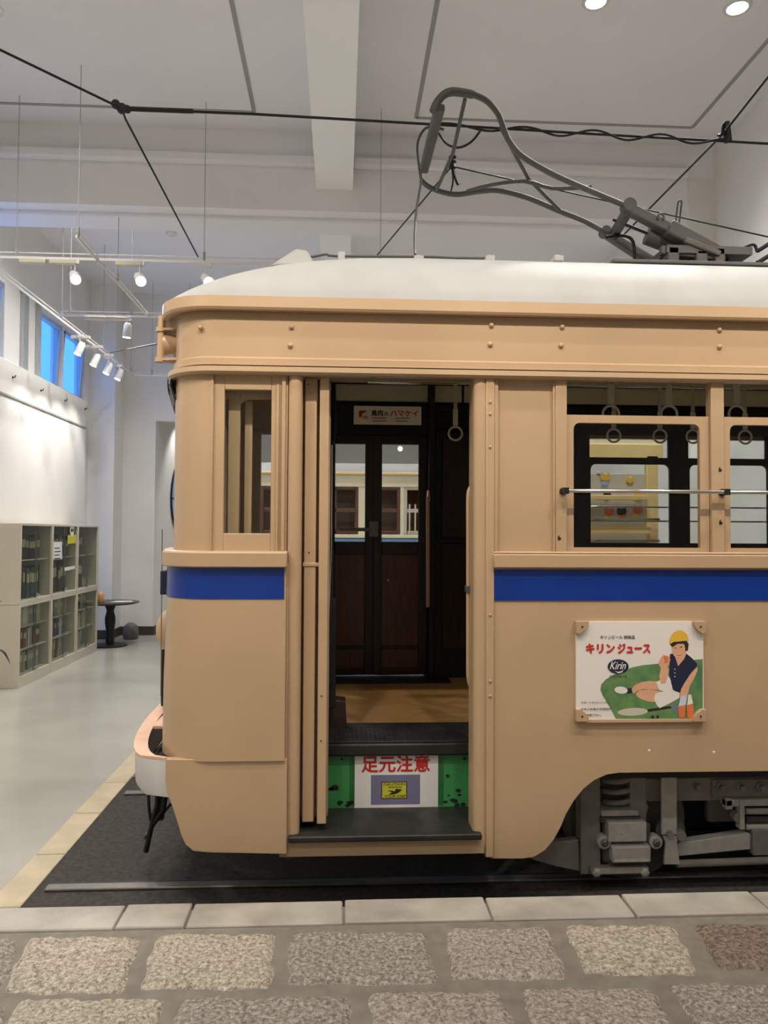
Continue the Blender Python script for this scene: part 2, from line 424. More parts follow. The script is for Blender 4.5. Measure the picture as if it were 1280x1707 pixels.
kys = [3.57] + [atz(p, y, 0).y for p, y in ((0, 1514), (86, 1425), (157, 1356), (202, 1305))] + [7.265]
for i in range(len(kys) - 1):
    build('kerb_stone', MB().box(XK0 - .005, XK1, kys[i] + 0.005, kys[i + 1] - 0.005, -0.06, 0.005), M['kerb_warm'], kl, bev=0.006)
kb = struct('trim_kerb_back', MB().box(XK1, 9.5, 7.1, 7.27, -0.1, -0.004), M['mortar'])
x = XK1
while x < 6:
    build('kerb_stone', MB().box(x + 0.005, x + 0.595, 7.105, 7.265, -0.06, 0.005), M['kerb_warm'], kb, bev=0.006); x += 0.6
pav = struct('floor_paving', MB().box(-4.6, 6.5, 1.9, ky0 - 0.025, PZ - 0.05, PZ - 0.006), M['mortar'])
def stone(q, gi, seed):
    rnd = random.Random(seed); nx, ny = 26, 16; mb = MB(); P = [Vector((a, c, 0)) for a, c in q]
    ph = [rnd.uniform(0, 6) for _ in range(6)]
    vs = []; H = {}
    for j in range(ny + 1):
        for i in range(nx + 1):
            u, v = i / nx, j / ny
            # rounded, slightly wavy outline
            cu, cv = 2 * u - 1, 2 * v - 1
            k = 1 - 0.022 * (abs(cu) ** 6) * (abs(cv) ** 6) * 2
            wob = 0.006 * math.sin(ph[0] + 9 * v) * abs(cu) ** 3 + 0.004 * math.sin(ph[1] + 17 * v)
            wv = 0.006 * math.sin(ph[2] + 11 * u) * abs(cv) ** 3 + 0.004 * math.sin(ph[3] + 19 * u)
            uu = 0.5 + cu * k / 2; vv = 0.5 + cv * k / 2
            p = (P[0] * (1 - uu) + P[1] * uu) * (1 - vv) + (P[3] * (1 - uu) + P[2] * uu) * vv
            edge = min(u, 1 - u, (v if v < 0.5 else 1 - v) * 0.8)
            h = 0.024 * min(1, edge / 0.09) ** 0.5 + rnd.uniform(-0.0038, 0.0038) * min(1, edge / 0.05)
            vs.append((p.x + wob, p.y + wv, PZ - 0.012 + h))
    fs = [(j * (nx + 1) + i, j * (nx + 1) + i + 1, (j + 1) * (nx + 1) + i + 1, (j + 1) * (nx + 1) + i) for j in range(ny) for i in range(nx)]
    mb.add(vs, fs)
    build('paving_stone', mb, GRAN[gi], pav, smooth=60)
def pq(tl, tr, ty, bl, br, by):
    f = lambda px, py: (lambda v: (v.x, v.y))(atz(px, py, PZ + 0.01))
    return [f(bl, by), f(br, by), f(tr, ty), f(tl, ty)]
A = [(-420, -205, 1560, -510, -270, 1656, 1), (-185, 38, 1557, -245, 6, 1654, 1), (46, 238, 1556, 0, 207, 1652, 0), (260, 462, 1551, 228, 455, 1645, 0), (480, 708, 1547, 474, 735, 1637, 1),
     (740, 916, 1541, 750, 950, 1629, 2), (936, 1126, 1537, 974, 1168, 1621, 0), (1150, 1372, 1535, 1196, 1440, 1613, 3), (1395, 1600, 1530, 1470, 1690, 1606, 1)]
B = [(-300, 18, 1670, -390, -30, 1790, 1), (30, 280, 1658, -38, 244, 1776, 0), (302, 590, 1655, 262, 590, 1768, 1), (612, 838, 1646, 618, 880, 1758, 2), (860, 1088, 1641, 905, 1158, 1750, 2), (1106, 1336, 1633, 1182, 1425, 1740, 1), (1360, 1580, 1625, 1455, 1690, 1730, 0)]
for k, t in enumerate(A + B): stone(pq(*t[:6]), t[6], 100 + k)
def rail(name, y, x0, label):
    r = thing(name, label, 'rail', (x0, y, 0))
    m_ = MB().box(x0, 9.0, y - 0.035, y + 0.035, -0.005, 0.012)
    build('rail_head', m_, M['steel'], r, bev=0.006)
    build('rail_groove', MB().box(x0 + 0.02, 9.0, y + 0.037, y + 0.075, -0.006, 0.0), M['black'], r)
rail('tram_rail', atz(300, 1477, 0).y, atz(78, 1480, 0).x, 'worn steel rail set in the dark asphalt just behind the front kerb')
rail('tram_rail.001', atz(240, 1322, 0).y, atz(208, 1323, 0).x, 'far steel rail in the asphalt, seen behind the dangling black guard')
# ------------------------------------------------------------------ TRAM
Y0, Y1, YC = 4.0, 6.42, 5.21
XE = 7.0
def S(px, py=905): return at(px, py, Y0).x
def Zt(py, px=640): return at(px, py, Y0).z
CX, RC = -0.66, 0.24
def plan(off=0.0, dx=0.0, xn=-0.3, xf=-0.3):
    p = [(xn, Y0 - off)]; r = RC + off
    for k in range(0, 9):
        a = PI / 2 * k / 8; p.append((CX + dx - r * math.sin(a), Y0 + RC - r * math.cos(a)))
    for k in range(1, 14):
        y = Y0 + RC + (Y1 - Y0 - 2 * RC) * k / 14
        p.append((CX + dx - r - 0.13 * (1 - ((y - YC) / (YC - Y0 - RC)) ** 2), y))
    for k in range(8, -1, -1):
        a = PI / 2 * k / 8; p.append((CX + dx - r * math.sin(a), Y1 - RC + r * math.cos(a)))
    p.append((xf, Y1 + off)); return p
def band(levels, xn, xf, th=0.04, mb=None):
    # levels: (z, off, dx)
    mb = mb or MB()
    return mb.strip(lambda l: plan(l[1], l[2], xn, xf), lambda l: plan(l[1] - th, l[2], xn, xf), levels)
tram = thing('tram', 'long tan tramcar with a blue waist stripe and silver domed roof', 'tram', (2.5, YC, 0.3))
P = M['paint']
zBelt0, zBelt1 = Zt(946), Zt(919)
zStripe = Zt(998)
zLip0, zLip1 = Zt(629), Zt(613)
zLet1 = Zt(527); zEave0, zEave1 = at(740, 522, 3.945).z, at(740, 500, 3.945).z
zSk = Zt(1266, 300); zBot = Zt(1423)
zSill = Zt(1388); 
xPostL0, xPostL1 = S(478), S(499)
xOp0, xOp1 = S(545), S(789)
xPostR0, xPostR1 = S(789), S(819)
xW0, xW1, xW2 = S(945), S(1186), S(1222)
# --- front end
build('front_skirt', band([(zSk, .045, 0), (Zt(1130), .042, 0), (zStripe, .03, 0), (zBelt0, .028, 0)], xPostL0, -.3), P, tram, smooth=40)
LS = [at(px, py, Y0 - .035) for px, py in ((276, 1266), (275.5, 1300), (279, 1322), (288, 1347), (296, 1372), (302, 1393), (309, 1408), (322, 1419), (350, 1421.5), (474, 1424), (478, 1424), (478, 1266))]
build('lower_skirt', MB().prism([(v.x, v.z) for v in LS], Y0 - .035, Y0 + .01), P, tram, bev=.003)
lv = [(Zt(1395), -.0, .30), (Zt(1330), .0, .16), (zSk - .01, .0, .06)]
build('under_front', band(lv, -.3, .2), M['grey_d'], tram, smooth=40)
build('front_stripe', band([(zStripe, .033, 0), (zBelt0 - .003, .032, 0)], S(475), -.3, .006), M['blue'], tram, smooth=40)
build('belt_rail', band([(zBelt0, .06, 0), (zBelt1 - .012, .06, 0), (zBelt1, .05, 0)], S(480), -.3, .09), P, tram, bev=.006)
# near corner pillar as a curved post, far one, and two slim windscreen posts
def post_from(path, a, c, name, m=P):
    pts = path[a:c]; inn = plan(-.045, 0, path[0][0])[a:c]
    mb = MB(); mb.strip(lambda l: pts, lambda l: inn, [(zBelt1, 0), (zLip0 + .02, 0)])
    build(name, mb, m, tram, smooth=40)
pl = plan(0.0, 0, S(345)); 
post_from(pl, 0, 11, 'corner_pillar'); post_from(plan(0.0), 22, 32, 'corner_pillar')
post_from(plan(0.0), 14, 16, 'windscreen_post'); post_from(plan(0.0), 18, 20, 'windscreen_post')
for a, c in ((10, 15), (15, 19), (19, 23)):
    pts = plan(-.02)[a:c]; mb = MB()
    build('windscreen', mb.strip(lambda l: pts, lambda l: [(x + .004, y) for x, y in pts], [(zBelt1 - .01, 0), (zLip0 + .03, 0)]), M['glass'], tram, smooth=40)
# --- cab side window
zc0, zc1 = Zt(889, 400), Zt(649, 400)
xc0, xc1 = S(371), S(450)
fr = MB(); xa, xb = S(344), S(478)
fr.box(xa, xc0, Y0 + .012, Y0 + .05, zBelt1 - .01, zLip0 + .01); fr.box(xc1, xb, Y0 + .012, Y0 + .05, zBelt1 - .01, zLip0 + .01)
fr.box(xc0, xc1, Y0 + .012, Y0 + .05, zBelt1 - .01, zc0); fr.box(xc0, xc1, Y0 + .012, Y0 + .05, zc1, zLip0 + .01)
cw = build('cab_window_frame', fr, P, tram, bev=.004)
fr = MB(); xa2, xb2 = S(349), S(463)
for (u0, u1, v0, v1) in ((xa2, xa2 + .012, zBelt1, zLip0), (S(468), S(474), zBelt1, zLip0), (S(459), S(463), zBelt1, zc1 + .03)):
    fr.box(u0, u1, Y0 - .004, Y0 + .02, v0, v1)
build('bead', fr, P, cw, bev=.003)
build('cab_pane', MB().box(xc0 - .01, xc1 + .01, Y0 + .035, Y0 + .04, zc0 - .01, zc1 + .01), M['glass'], cw)
# inner cab: bracket corner and inner frame behind the pane
yi = Y0 + .10
def Xi(px): return at(px, 770, yi).x
ib = MB(); zi0, zi1 = at(400, 892, yi).z, at(400, 665, yi).z
ib.box(Xi(380), Xi(399), yi, yi + .03, zi0, zi1 + .08); ib.box(Xi(399), Xi(460), yi, yi + .03, zi1, zi1 + .08)
ib.prism([(Xi(399), zi1), (Xi(399), zi1 - .05), (Xi(401), zi1 - .022), (Xi(406), zi1 - .008), (Xi(414), zi1)], yi, yi + .03)
ib.box(Xi(405), Xi(418), yi + .06, yi + .09, zi0, zi1)
build('cab_inner_frame', ib, M['paint_in'], tram, bev=.006)
build('corner_bracket', MB().prism([(Xi(368), zi1 + .055), (Xi(399), zi1 + .055), (Xi(393), zi1 + .03), (Xi(389), zi1 - .0), (Xi(368), zi1 - .005)], yi - .006, yi), M['paint_in'], tram)
# --- letterboard, lip, eave, roof
build('letterboard', band([(zLip1 - .005, .0, 0), (zLet1 + .06, .0, 0)], XE, XE), P, tram, smooth=40)
build('letterboard_bead', band([(zLip1, .012, 0), (zLip1 + .035, .012, 0), (zLip1 + .045, 0.0, 0)], XE, XE, .02), P, tram, smooth=40)
build('drip_lip', band([(zLip0, .03, 0), (zLip0 + .012, .042, 0), (zLip1 - .012, .04, 0), (zLip1 - .008, .0, 0)], XE, XE, .05), P, tram, smooth=30)
build('eave', band([(zEave0, .048, -.02), (zEave0 + .012, .056, -.02), (zEave1, .054, -.02)], XE, XE, .03), P, tram, smooth=30)
build('soffit', band([(zEave0 + .015, .045, -.02), (zEave0 + .03, .045, -.02)], XE, XE, .10), M['paint_in'], tram)
build('seam', band([(zLip1 - .007, .006, 0), (zLip1 + .001, .006, 0)], XE, XE, .01), M['chip'], tram, smooth=40)
rings = []
for t in (0, 4, 8, 13, 18, 23, 28, 33, 40, 48, 57, 68, 80, 90):
    a = math.radians(t); c = math.cos(a); ins = .012 * t + .00022 * t * t
    base = plan(.052, -.02, XE, XE)
    rings.append([((x + ins) if x < XE - .1 else x, YC + (y - YC) * c, zEave1 - .004 + .5 * math.sin(a)) for x, y in base])
build('roof', MB().loft(rings), M['silver'], tram, smooth=50)
# --- gaps filler: chipped dark seam under the letterboard (seen at the corner)
build('rain_flap', MB().strip(lambda l: plan(l[1], 0, -.6, -.6)[7:13], lambda l: plan(l[1] - .01, 0, -.6, -.6)[7:13], [(Zt(663), .01), (Zt(640), .035), (zLip0 + .005, .03)]), M['black'], tram, smooth=40)
rv = lambda px, py, yy: at(px, py, yy)
for px, py in ((334, 546), (486, 545), (484, 576), (819, 542), (817, 574), (937, 545), (935, 576), (1199, 550), (1199, 578)):
    p = at(px, py, Y0 - .003)
    build('bolt_head', MB().lathe([(.013, .004), (.013, -.006), (.006, -.012)], (p.x, p.y, p.z), 'y', 8), P, tram, smooth=50)
# --- doorway: rounded posts, pocket channels
def vpost(x0, x1, yf, yb, z0, z1, name, r=None):
    w_ = (x1 - x0) / 2; c = (x0 + x1) / 2; pts = []
    for k in range(9):
        a = PI * k / 8; pts.append((c - w_ * math.cos(a), yf + w_ * .6 - w_ * .6 * math.sin(a)))
    pts += [(x1, yb), (x0, yb)]
    build(name, MB().hexa([(x, y, z0) for x, y in pts], [(x, y, z1) for x, y in pts]), P, tram, smooth=50)
zpb = Zt(1424, 480)
vpost(S(479), S(502), Y0 - .012, Y0 + .12, zpb, zLip0 + .01, 'door_post')
build('door_post_flange', MB().box(S(470), S(482), Y0 - .004, Y0 + .05, zpb, zBelt0 + .02), P, tram, bev=.004)
dc = MB(); zch0 = Zt(1378, 520)
dc.box(S(500), S(549), Y0 + .14, Y0 + .18, zch0, zLip0 + .01)
dc.box(S(506), S(526), Y0 + .06, Y0 + .14, zch0, Zt(668))
dc.box(S(505), S(527), Y0 + .075, Y0 + .14, Zt(668), zLip0 + .01)
dc.box(S(531), S(547), Y0 + .03, Y0 + .16, zch0, zLip0 + .01)
dc.box(S(504), S(544), Y0 + .055, Y0 + .1, Zt(946), Zt(939))
build('door_pocket', dc, P, tram, bev=.005)
vpost(S(789), S(813), Y0 - .012, Y0 + .14, Zt(1410, 800), zLip0 + .01, 'door_post')
build('post_strip', MB().box(S(809), S(823), Y0 - .014, Y0 + .04, Zt(1428, 815), zLip0 + .005), P, tram, bev=.005)
for py in (745, 1025, 1135, 1160, 670, 690):
    p = at(817, py, Y0 - .014); build('rivet', MB().lathe([(.008, .002), (.008, -.004), (.004, -.007)], p, 'y', 8), P, tram, smooth=50)
for px, py in ((514, 641), (515, 921), (536, 1160), (497, 1260), (535, 1235)):
    p = at(px, py, Y0 + (.075 if px == 514 else .06 if px == 515 else .03)); build('screw_head', MB().lathe([(.004, .002), (.004, -.003)], p, 'y', 6), M['black'], tram)
# --- side right of the door
fr = MB(); y_ = Y0 + .02
fr.box(S(822), S(927), y_, y_ + .03, zBelt1 - .01, zLip0 + .02)
build('side_panel', fr, P, tram)
build('panel_bead', MB().box(S(823), S(830), Y0 - .002, y_ + .01, zBelt1, zLip0 + .01).box(S(922), S(926), Y0 + .002, y_ + .01, zBelt1, zLip0 + .01), P, tram, bev=.003)
posts = [(S(926), S(945)), (S(1186), S(1208))]
pitch = S(1208) - S(945); xo = S(945)
zsash = Zt(686)
wins = []
x = xo
while x < XE - .9:
    wins.append((x, x + (S(1186) - xo))); x += S(1222) - S(945) - S(1222) + S(1208)
build('window_post', MB().box(S(926), S(945), Y0 - .004, Y0 + .06, zBelt1 - .01, zLip0 + .02), P, tram, bev=.004)
for i, (a, c) in enumerate(wins):
    build('window_post', MB().box(c, c + pitch - (c - a), Y0 - .004, Y0 + .06, zBelt1 - .01, zLip0 + .02), P, tram, bev=.004)
def rrect(x0, x1, z0, z1, r, n=5, bot=False):
    pts = []
    for cx, cz, a0, rr in ((x1 - r, z1 - r, 0, r), (x0 + r, z1 - r, 90, r), (x0, z0, 180, 0), (x1, z0, 270, 0)):
        if rr == 0: pts.append((cx, cz))
        else:
            for k in range(n + 1):
                q = math.radians(a0 + 90 * k / n); pts.append((cx + rr * math.cos(q), cz + rr * math.sin(q)))
    return pts
def sash(xa, xb, z0, z1, y, th, inner, r, m, parent, name='window_sash', glass=True, gm='glass'):
    ix0, ix1, iz0, iz1 = inner
    I = rrect(ix0, ix1, iz0, iz1, r)
    # outer points matched by projecting along rays to the frame box
    O = []
    for k, (x, z) in enumerate(I):
        n = 6
        if k < n: O.append((xb if k < 3 else x, z1 if k >= 3 else z) if False else (xb, z1) if k in (2, 3) else (xb, z) if k < 2 else (x, z1))
        elif k < 2 * n: j = k - n; O.append((xa, z1) if j in (2, 3) else (x, z1) if j < 2 else (xa, z))
        elif k == 2 * n: O.append((xa, z0))
        else: O.append((xb, z0))
    N = len(I); mb = MB()
    for (yy) in (y, y + th): pass
    vs = [(x, y, z) for x, z in O] + [(x, y, z) for x, z in I] + [(x, y + th, z) for x, z in O] + [(x, y + th, z) for x, z in I]
    fs = []
    for k in range(N):
        l = (k + 1) % N
        fs += [(k, l, N + l, N + k), (2 * N + k, 3 * N + k, 3 * N + l, 2 * N + l), (N + k, N + l, 3 * N + l, 3 * N + k), (k, 2 * N + k, 2 * N + l, l)]
    o = build(name, mb.add(vs, fs), m, parent, smooth=30)
    if glass: build('pane', MB().box(ix0 - .004, ix1 + .004, y + th * .5, y + th * .5 + .004, iz0 - .004, iz1 + .004), M[gm], o)
    return o
zs0 = zBelt1 - .005; zg0, zg1 = Zt(913, 1060), Zt(705, 1060)
for i, (a, c) in enumerate(wins):
    l, r_ = S(958) - xo, S(1186) - S(1170)
    sash(a + .003, c - .003, zs0, zsash, Y0 + .018, .03, (a + l, c - r_, zg0, zg1), .035, P, tram)
# belt, stripe and skirt on the right
build('belt_rail', MB().box(S(821), XE, Y0 - .035, Y0 + .06, Zt(947, 1040), Zt(924, 1040)).box(S(821), XE, Y0 - .015, Y0 + .06, Zt(924, 1040), Zt(920, 1040)), P, tram, bev=.006)
zS0, zS1 = Zt(1001, 1040), Zt(950, 1040)
build('side_stripe', MB().box(S(821), XE, Y0 - .006, Y0 + .004, zS0, zS1), M['blue'], tram)
sk = [(S(819), zS1 + .01), (S(819), Zt(1431, 815)), (S(845), Zt(1431, 845)), (S(872), Zt(1431, 870)), (S(890), Zt(1428, 890)), (S(908), Zt(1417, 908)), (S(922), Zt(1400, 922)), (S(933), Zt(1380, 933)),
      (S(943), Zt(1356, 943)), (S(956), Zt(1334, 956)), (S(972), Zt(1314, 972)), (S(990), Zt(1300, 990)), (S(1010), Zt(1291, 1010)), (S(1030), Zt(1288, 1030)), (3.6, Zt(1288, 1100))]
hump = 3.6
sk += [(3.75, Zt(1288, 1100) - .03), (3.95, zBot + .12), (4.1, zBot), (XE, zBot), (XE, zS1 + .01)]
build('side_skirt', MB().prism(sk, Y0, Y0 + .02), P, tram)
for px, py in ((1190, 1254), (1082, 1251)):
    p = at(px, py, Y0); build('bare_spot', MB().lathe([(.008, .001), (.006, -.002)], p, 'y', 8), M['pwhite'], tram)
# --- far side (dark inside, tan outside)
far = MB(); fi = MB()
def fbox(x0, x1, z0, z1): far.box(x0, x1, Y1 - .02, Y1, z0, z1); fi.box(x0, x1, Y1 - .07, Y1 - .02, z0, z1)
fd0, fd1 = S(545), S(789)
fbox(-.6, fd0, .5, zBelt1); fbox(fd1, XE, .5, zBelt1); zFT = at(1050, 725, Y1).z; fbox(-.3, XE, zFT, zLet1 + .05)
fbox(fd1, xo - .01, zBelt1, zFT + .02); fbox(-.52, fd0, zBelt1, zLip0)
for (a, c) in wins: fbox(c, c + pitch - (c - a), zBelt1, zFT + .02)
build('far_side', far, P, tram); build('far_lining', fi, M['black_in'], tram)
zf_g0, zf_g1 = at(1050, 905, Y1).z, at(1050, 775, Y1).z; zf_u0, zf_u1 = at(1050, 765, Y1).z, at(1050, 726, Y1).z
for (a, c) in wins:
    o = sash(a, c, zBelt1, zf_u0 + .005, Y1 - .065, .03, (a + .05, c - .05, zf_g0, zf_g1), .05, M['black_in'], tram, gm='glass')
    o = sash(a, c, zf_u0 - .012, zFT + .03, Y1 - .04, .03, (a + .05, c - .05, zf_u0, zf_u1), .01, M['black_in'], tram)
    for zz in (2.24, 2.12): build('guard_bar', MB().tube([(a - .02, Y1 + .05, zz), (c + .05, Y1 + .05, zz)], .008, 8), M['chrome'], tram, smooth=60)
# --- interior
zF = at(660, 1232, 4.41).z
zlv = zF
build('cabin_floor', MB().box(-.75, XE, 4.43, Y1 - .05, zF - .03, zF), M['plank'], tram)
build('cabin_ceiling', MB().box(-.5, XE, Y0 + .08, Y1 - .06, zLet1 + .1, zLet1 + .12), M['cream'], tram)
zu0, zu1 = at(640, 672, Y1).z, at(640, 641, Y1).z
build('cornice_panel', MB().box(S(545) + .02, 1.0, Y1 - .09, Y1 - .07, zu0, zu1), M['cream'], tram, bev=.004)
build('cornice_panel', MB().box(1.02, XE, Y1 - .09, Y1 - .07, zu0, zu1), M['cream'], tram, bev=.004)
mo = MB()
for py, t in ((638, .03), (676, .02), (681, .03)): 
    zz = at(640, py, Y1 - .1).z; mo.box(-.2, XE, Y1 - .12, Y1 - .07, zz - t / 2, zz + t / 2)
build('cornice_moulding', mo, M['black_in'], tram, bev=.006)
# far sliding doors
def FX(px, py=900): return at(px, py, Y1 - .1).x
def FZ(py, px=640): return at(px, py, Y1 - .1).z
def leaf(x0, x1, g0, g1):
    y = Y1 - .12; mb = MB(); z0, z1 = zF + .02, FZ(726)
    mb.box(x0, g0, y, y + .04, z0, z1).box(g1, x1, y, y + .04, z0, z1)
    gz0, gz1 = FZ(903), FZ(741)
    mb.box(g0, g1, y, y + .04, gz1, z1); mb.box(g0, g1, y, y + .04, FZ(925), gz0); mb.box(g0, g1, y, y + .04, z0, FZ(1112)); mb.box(g0, g1, y, y + .04, FZ(1082), FZ(1076))
    o = build('door', mb, M['wood'], tram, bev=.006)
    build('door_panel', MB().box(g0, g1, y + .012, y + .03, FZ(1076), FZ(925)).box(g0, g1, y + .012, y + .03, FZ(1112), FZ(1082)), M['wood_red'], o)
    build('door_pane', MB().box(g0, g1, y + .018, y + .024, gz0, gz1), M['glass'], o)
    return o
d1 = leaf(FX(545), FX(622.5), FX(558), FX(608)); d2 = leaf(FX(622), FX(712), FX(636), FX(697))
p = Vector((FX(621), Y1 - .13, FZ(882)))
build('door_latch', MB().box(FX(615), FX(630), Y1 - .14, Y1 - .12, FZ(895), FZ(869)).box(FX(566), FX(618), Y1 - .16, Y1 - .145, FZ(886), FZ(880)), M['steel'], d2, bev=.004)
build('door_mark', MB().lathe([(.008, .002), (.008, -.002)], (FX(647), Y1 - .123, FZ(967)), 'y', 8), M['pwhite'], d2)
bp = MB().box(FX(712), FX(722), Y1 - .2, Y1 - .06, zF, FZ(640)); bp.box(FX(722), xo + .05, Y1 - .16, Y1 - .1, zF, FZ(720)); bp.box(FX(705), FX(800), Y1 - .18, Y1 - .1, FZ(904), FZ(898)); bp.box(-.3, FX(545), Y1 - .2, Y1 - .06, zF, FZ(640))
bp.box(FX(545), FX(722), Y1 - .15, Y1 - .07, FZ(726), FZ(676))
build('bulkhead', bp, M['black_in'], tram, bev=.006)
bp2 = MB()
for xa_, xb_ in ((FX(735), FX(790)), ): bp2.box(xa_, xb_, Y1 - .17, Y1 - .155, FZ(1080), FZ(905)).box(xa_, xb_, Y1 - .17, Y1 - .155, FZ(895), FZ(730))
build('bulkhead_panel', bp2, M['wood'], tram, bev=.01)
# door-side partition and driver cab wall (greyed like haze on the pane) inside
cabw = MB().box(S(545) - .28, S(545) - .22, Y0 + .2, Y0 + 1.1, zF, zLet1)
build('cab_partition', cabw, M['cab_haze_grey'], tram)
build('cab_haze_panel', MB().box(-.5, S(545) - .1, Y1 - .215, Y1 - .205, zBelt1 - .1, zLet1), M['cab_haze_grey'], tram)  # added panel, its grey stands in for reflection haze on the glass
nl = MB().box(S(800), xo - .01, Y0 + .16, Y0 + .19, zF - .3, zLet1); nl.box(xo - .02, XE, Y0 + .07, Y0 + .09, .7, zBelt1 - .02); nl.box(-.4, S(548), Y0 + .19, Y0 + .22, .5, zBelt1 - .05); nl.box(S(500), S(548), Y0 + .19, Y0 + .22, zBelt1 - .1, zLip0)
nl.box(-.5, XE, Y0 + .06, Y0 + .09, zLip0 + .03, zLet1)
build('near_lining', nl, M['black_in'], tram)
# bench backs seen low through the side windows
# steps
zR = zSill
yT = atz(640, 1346, zSill).y
build('step_tread', MB().box(S(500), S(800), Y0 + .0, yT + .02, zSill - .02, zSill), M['rubber'], tram)
nz0 = zSill - .028
build('step_nosing', MB().box(S(485), S(801, 1395), Y0 - .045, Y0 + .03, zSill - .03, zSill + .002), M['rubber'], tram, bev=.008)
build('step_beam', MB().box(S(470), S(808), Y0 - .01, Y0 + .03, Zt(1425), zSill - .03), P, tram, bev=.004)
zr1 = at(660, 1258, yT).z
build('step_riser', MB().box(S(520), S(822), yT, yT + .02, zSill - .02, zr1 + .02), M['green'], tram)
ch = MB()
rnd = random.Random(3)
for px, py, s in ((543, 1336, .02), (557, 1314, .028), (552, 1316, .018), (567, 1338, .02), (583, 1338, .022), (579, 1342, .016), (746, 1293, .016), (764, 1318, .018), (766, 1325, .012), (748, 1326, .01), (742, 1337, .016), (756, 1335, .024), (762, 1342, .02), (772, 1341, .016), (783, 1334, .012), (570, 1265, .01), (775, 1265, .012)):
    q = at(px, py, yT - .001); n = 7
    pts = [(q.x + s * rnd.uniform(.5, 1.2) * math.cos(2 * PI * k / n), q.z + s * .7 * rnd.uniform(.4, 1.2) * math.sin(2 * PI * k / n)) for k in range(n)]
    ch.prism(pts, yT - .0012, yT)
o = build('chipped_paint', ch, M['chip'], tram); o['kind'] = 'stuff'
build('threshold', MB().box(S(520), S(822), yT - .035, yT + .03, zr1, zF - .004), M['rubber'], tram, bev=.012)
yM = atz(640, 1206, zF).y
mt = build('ribbed_mat', MB().box(S(520), S(830), yT - .02, yM, zF - .004, zF + .006), M['rubber'], tram, bev=.003)
rb = MB()
for i in range(44):
    x = S(540) + i * .026
    for j in range(7): rb.box(x, x + .011, yT + .0 + j * .045, yT + .022 + j * .045, zF + .005, zF + .0095)
o = build('mat_studs', rb, M['rubber'], mt); o['kind'] = 'stuff'
yA, yB_ = atz(640, 1140, zF).y, atz(640, 1127, zF).y
build('door_mat', MB().box(FX(545), FX(745), yA, yB_ + .1, zF, zF + .008), M['rubber'], tram, bev=.003)
# poles and handrails by the doorway
def gp(px, py, y): return at(px, py, y)
hr = smooth_pts([gp(788, 811, 4.14), gp(783, 815, 4.13), gp(780.5, 832, 4.12), gp(780.5, 900, 4.12), gp(780.5, 1080, 4.12), gp(781, 1130, 4.12), gp(786, 1148, 4.14)], 4)
build('door_handrail', MB().tube(hr, .012, 10), M['paint_in'], tram, smooth=60)
q = gp(781, 982, 4.12); build('handrail_clamp', MB().box(q.x - .016, q.x + .024, 4.10, 4.16, q.z - .018, q.z + .018), M['pant'], tram, bev=.003)
build('grab_pole', MB().tube([gp(713, 828, 5.9), gp(713, 1012, 5.9)], .014, 8).tube([gp(714, 835, 5.9), gp(714, 820, 6.1)], .014, 8), M['paint_in'], tram, smooth=60)
build('grab_pole', MB().tube([gp(553, 742, 4.4), gp(552, 912, 4.4), gp(546, 1080, 4.4)], .006, 8), M['chrome'], tram, smooth=60)
eq = MB(); e0 = gp(548, 1150, 4.6)
for (pa, pb, ya, yb, za, zb) in ((530, 561, 4.5, 4.62, 1180, 1000), (530, 556, 4.45, 4.5, 1140, 920)):
    eq.box(gp(pa, 900, ya).x, gp(pb, 900, ya).x, ya, yb, gp(640, za, ya).z, gp(640, zb, ya).z)
eq.tube([gp(556, 640, 4.5), gp(558, 720, 4.5), gp(550, 760, 4.5), gp(552, 1000, 4.5)], .014, 8)
build('door_gear', eq, M['black'], tram, bev=.004)
x0_ = gp(540, 1170, 4.75).x; x1_ = atz(577, 1180, zF).x
build('floor_guard', MB().prism([(x0_ - .1, zF), (x1_, zF), (x1_ - .01, zF + .17), (x0_ - .1, zF + .2)], 4.62, 4.75), M['dark_wood'], tram, bev=.004)
rl = MB()
for y in (4.75, 5.9): rl.tube([(.2, y, 3.17), (XE, y, 3.17)], .014, 8)
build('strap_rail', rl, M['chrome'], tram, smooth=60)
# guard rail outside the side windows
zg = Zt(820, 1060)
gr = build('window_guard_rail', MB().tube([(S(938), Y0 - .055, zg), (XE, Y0 - .055, zg)], .0105, 10), M['chrome'], tram, smooth=60)
bx = [S(938)]; x = S(1203)
while x < XE: bx.append(x); x += S(1203) - S(938)
for x in bx:
    build('rail_bracket', MB().lathe([(.02, 0), (.02, -.01), (.009, -.012), (.009, -.05)], (x, Y0 - .004, zg), 'y', 12).box(x - .013, x + .013, Y0 - .072, Y0 - .04, zg - .016, zg + .016), M['black'], gr, smooth=40)
for px, py in ((932, 897), (1200, 783), (1201, 871)):
    q = at(px, py, Y0 - .005); n = 6
    build('chipped_paint', MB().prism([(q.x - .006, q.z - .012), (q.x + .006, q.z - .01), (q.x + .012, q.z), (q.x + .003, q.z + .004), (q.x, q.z + .016), (q.x - .008, q.z + .004)], Y0 - .006, Y0 - .002), M['chip'], tram)
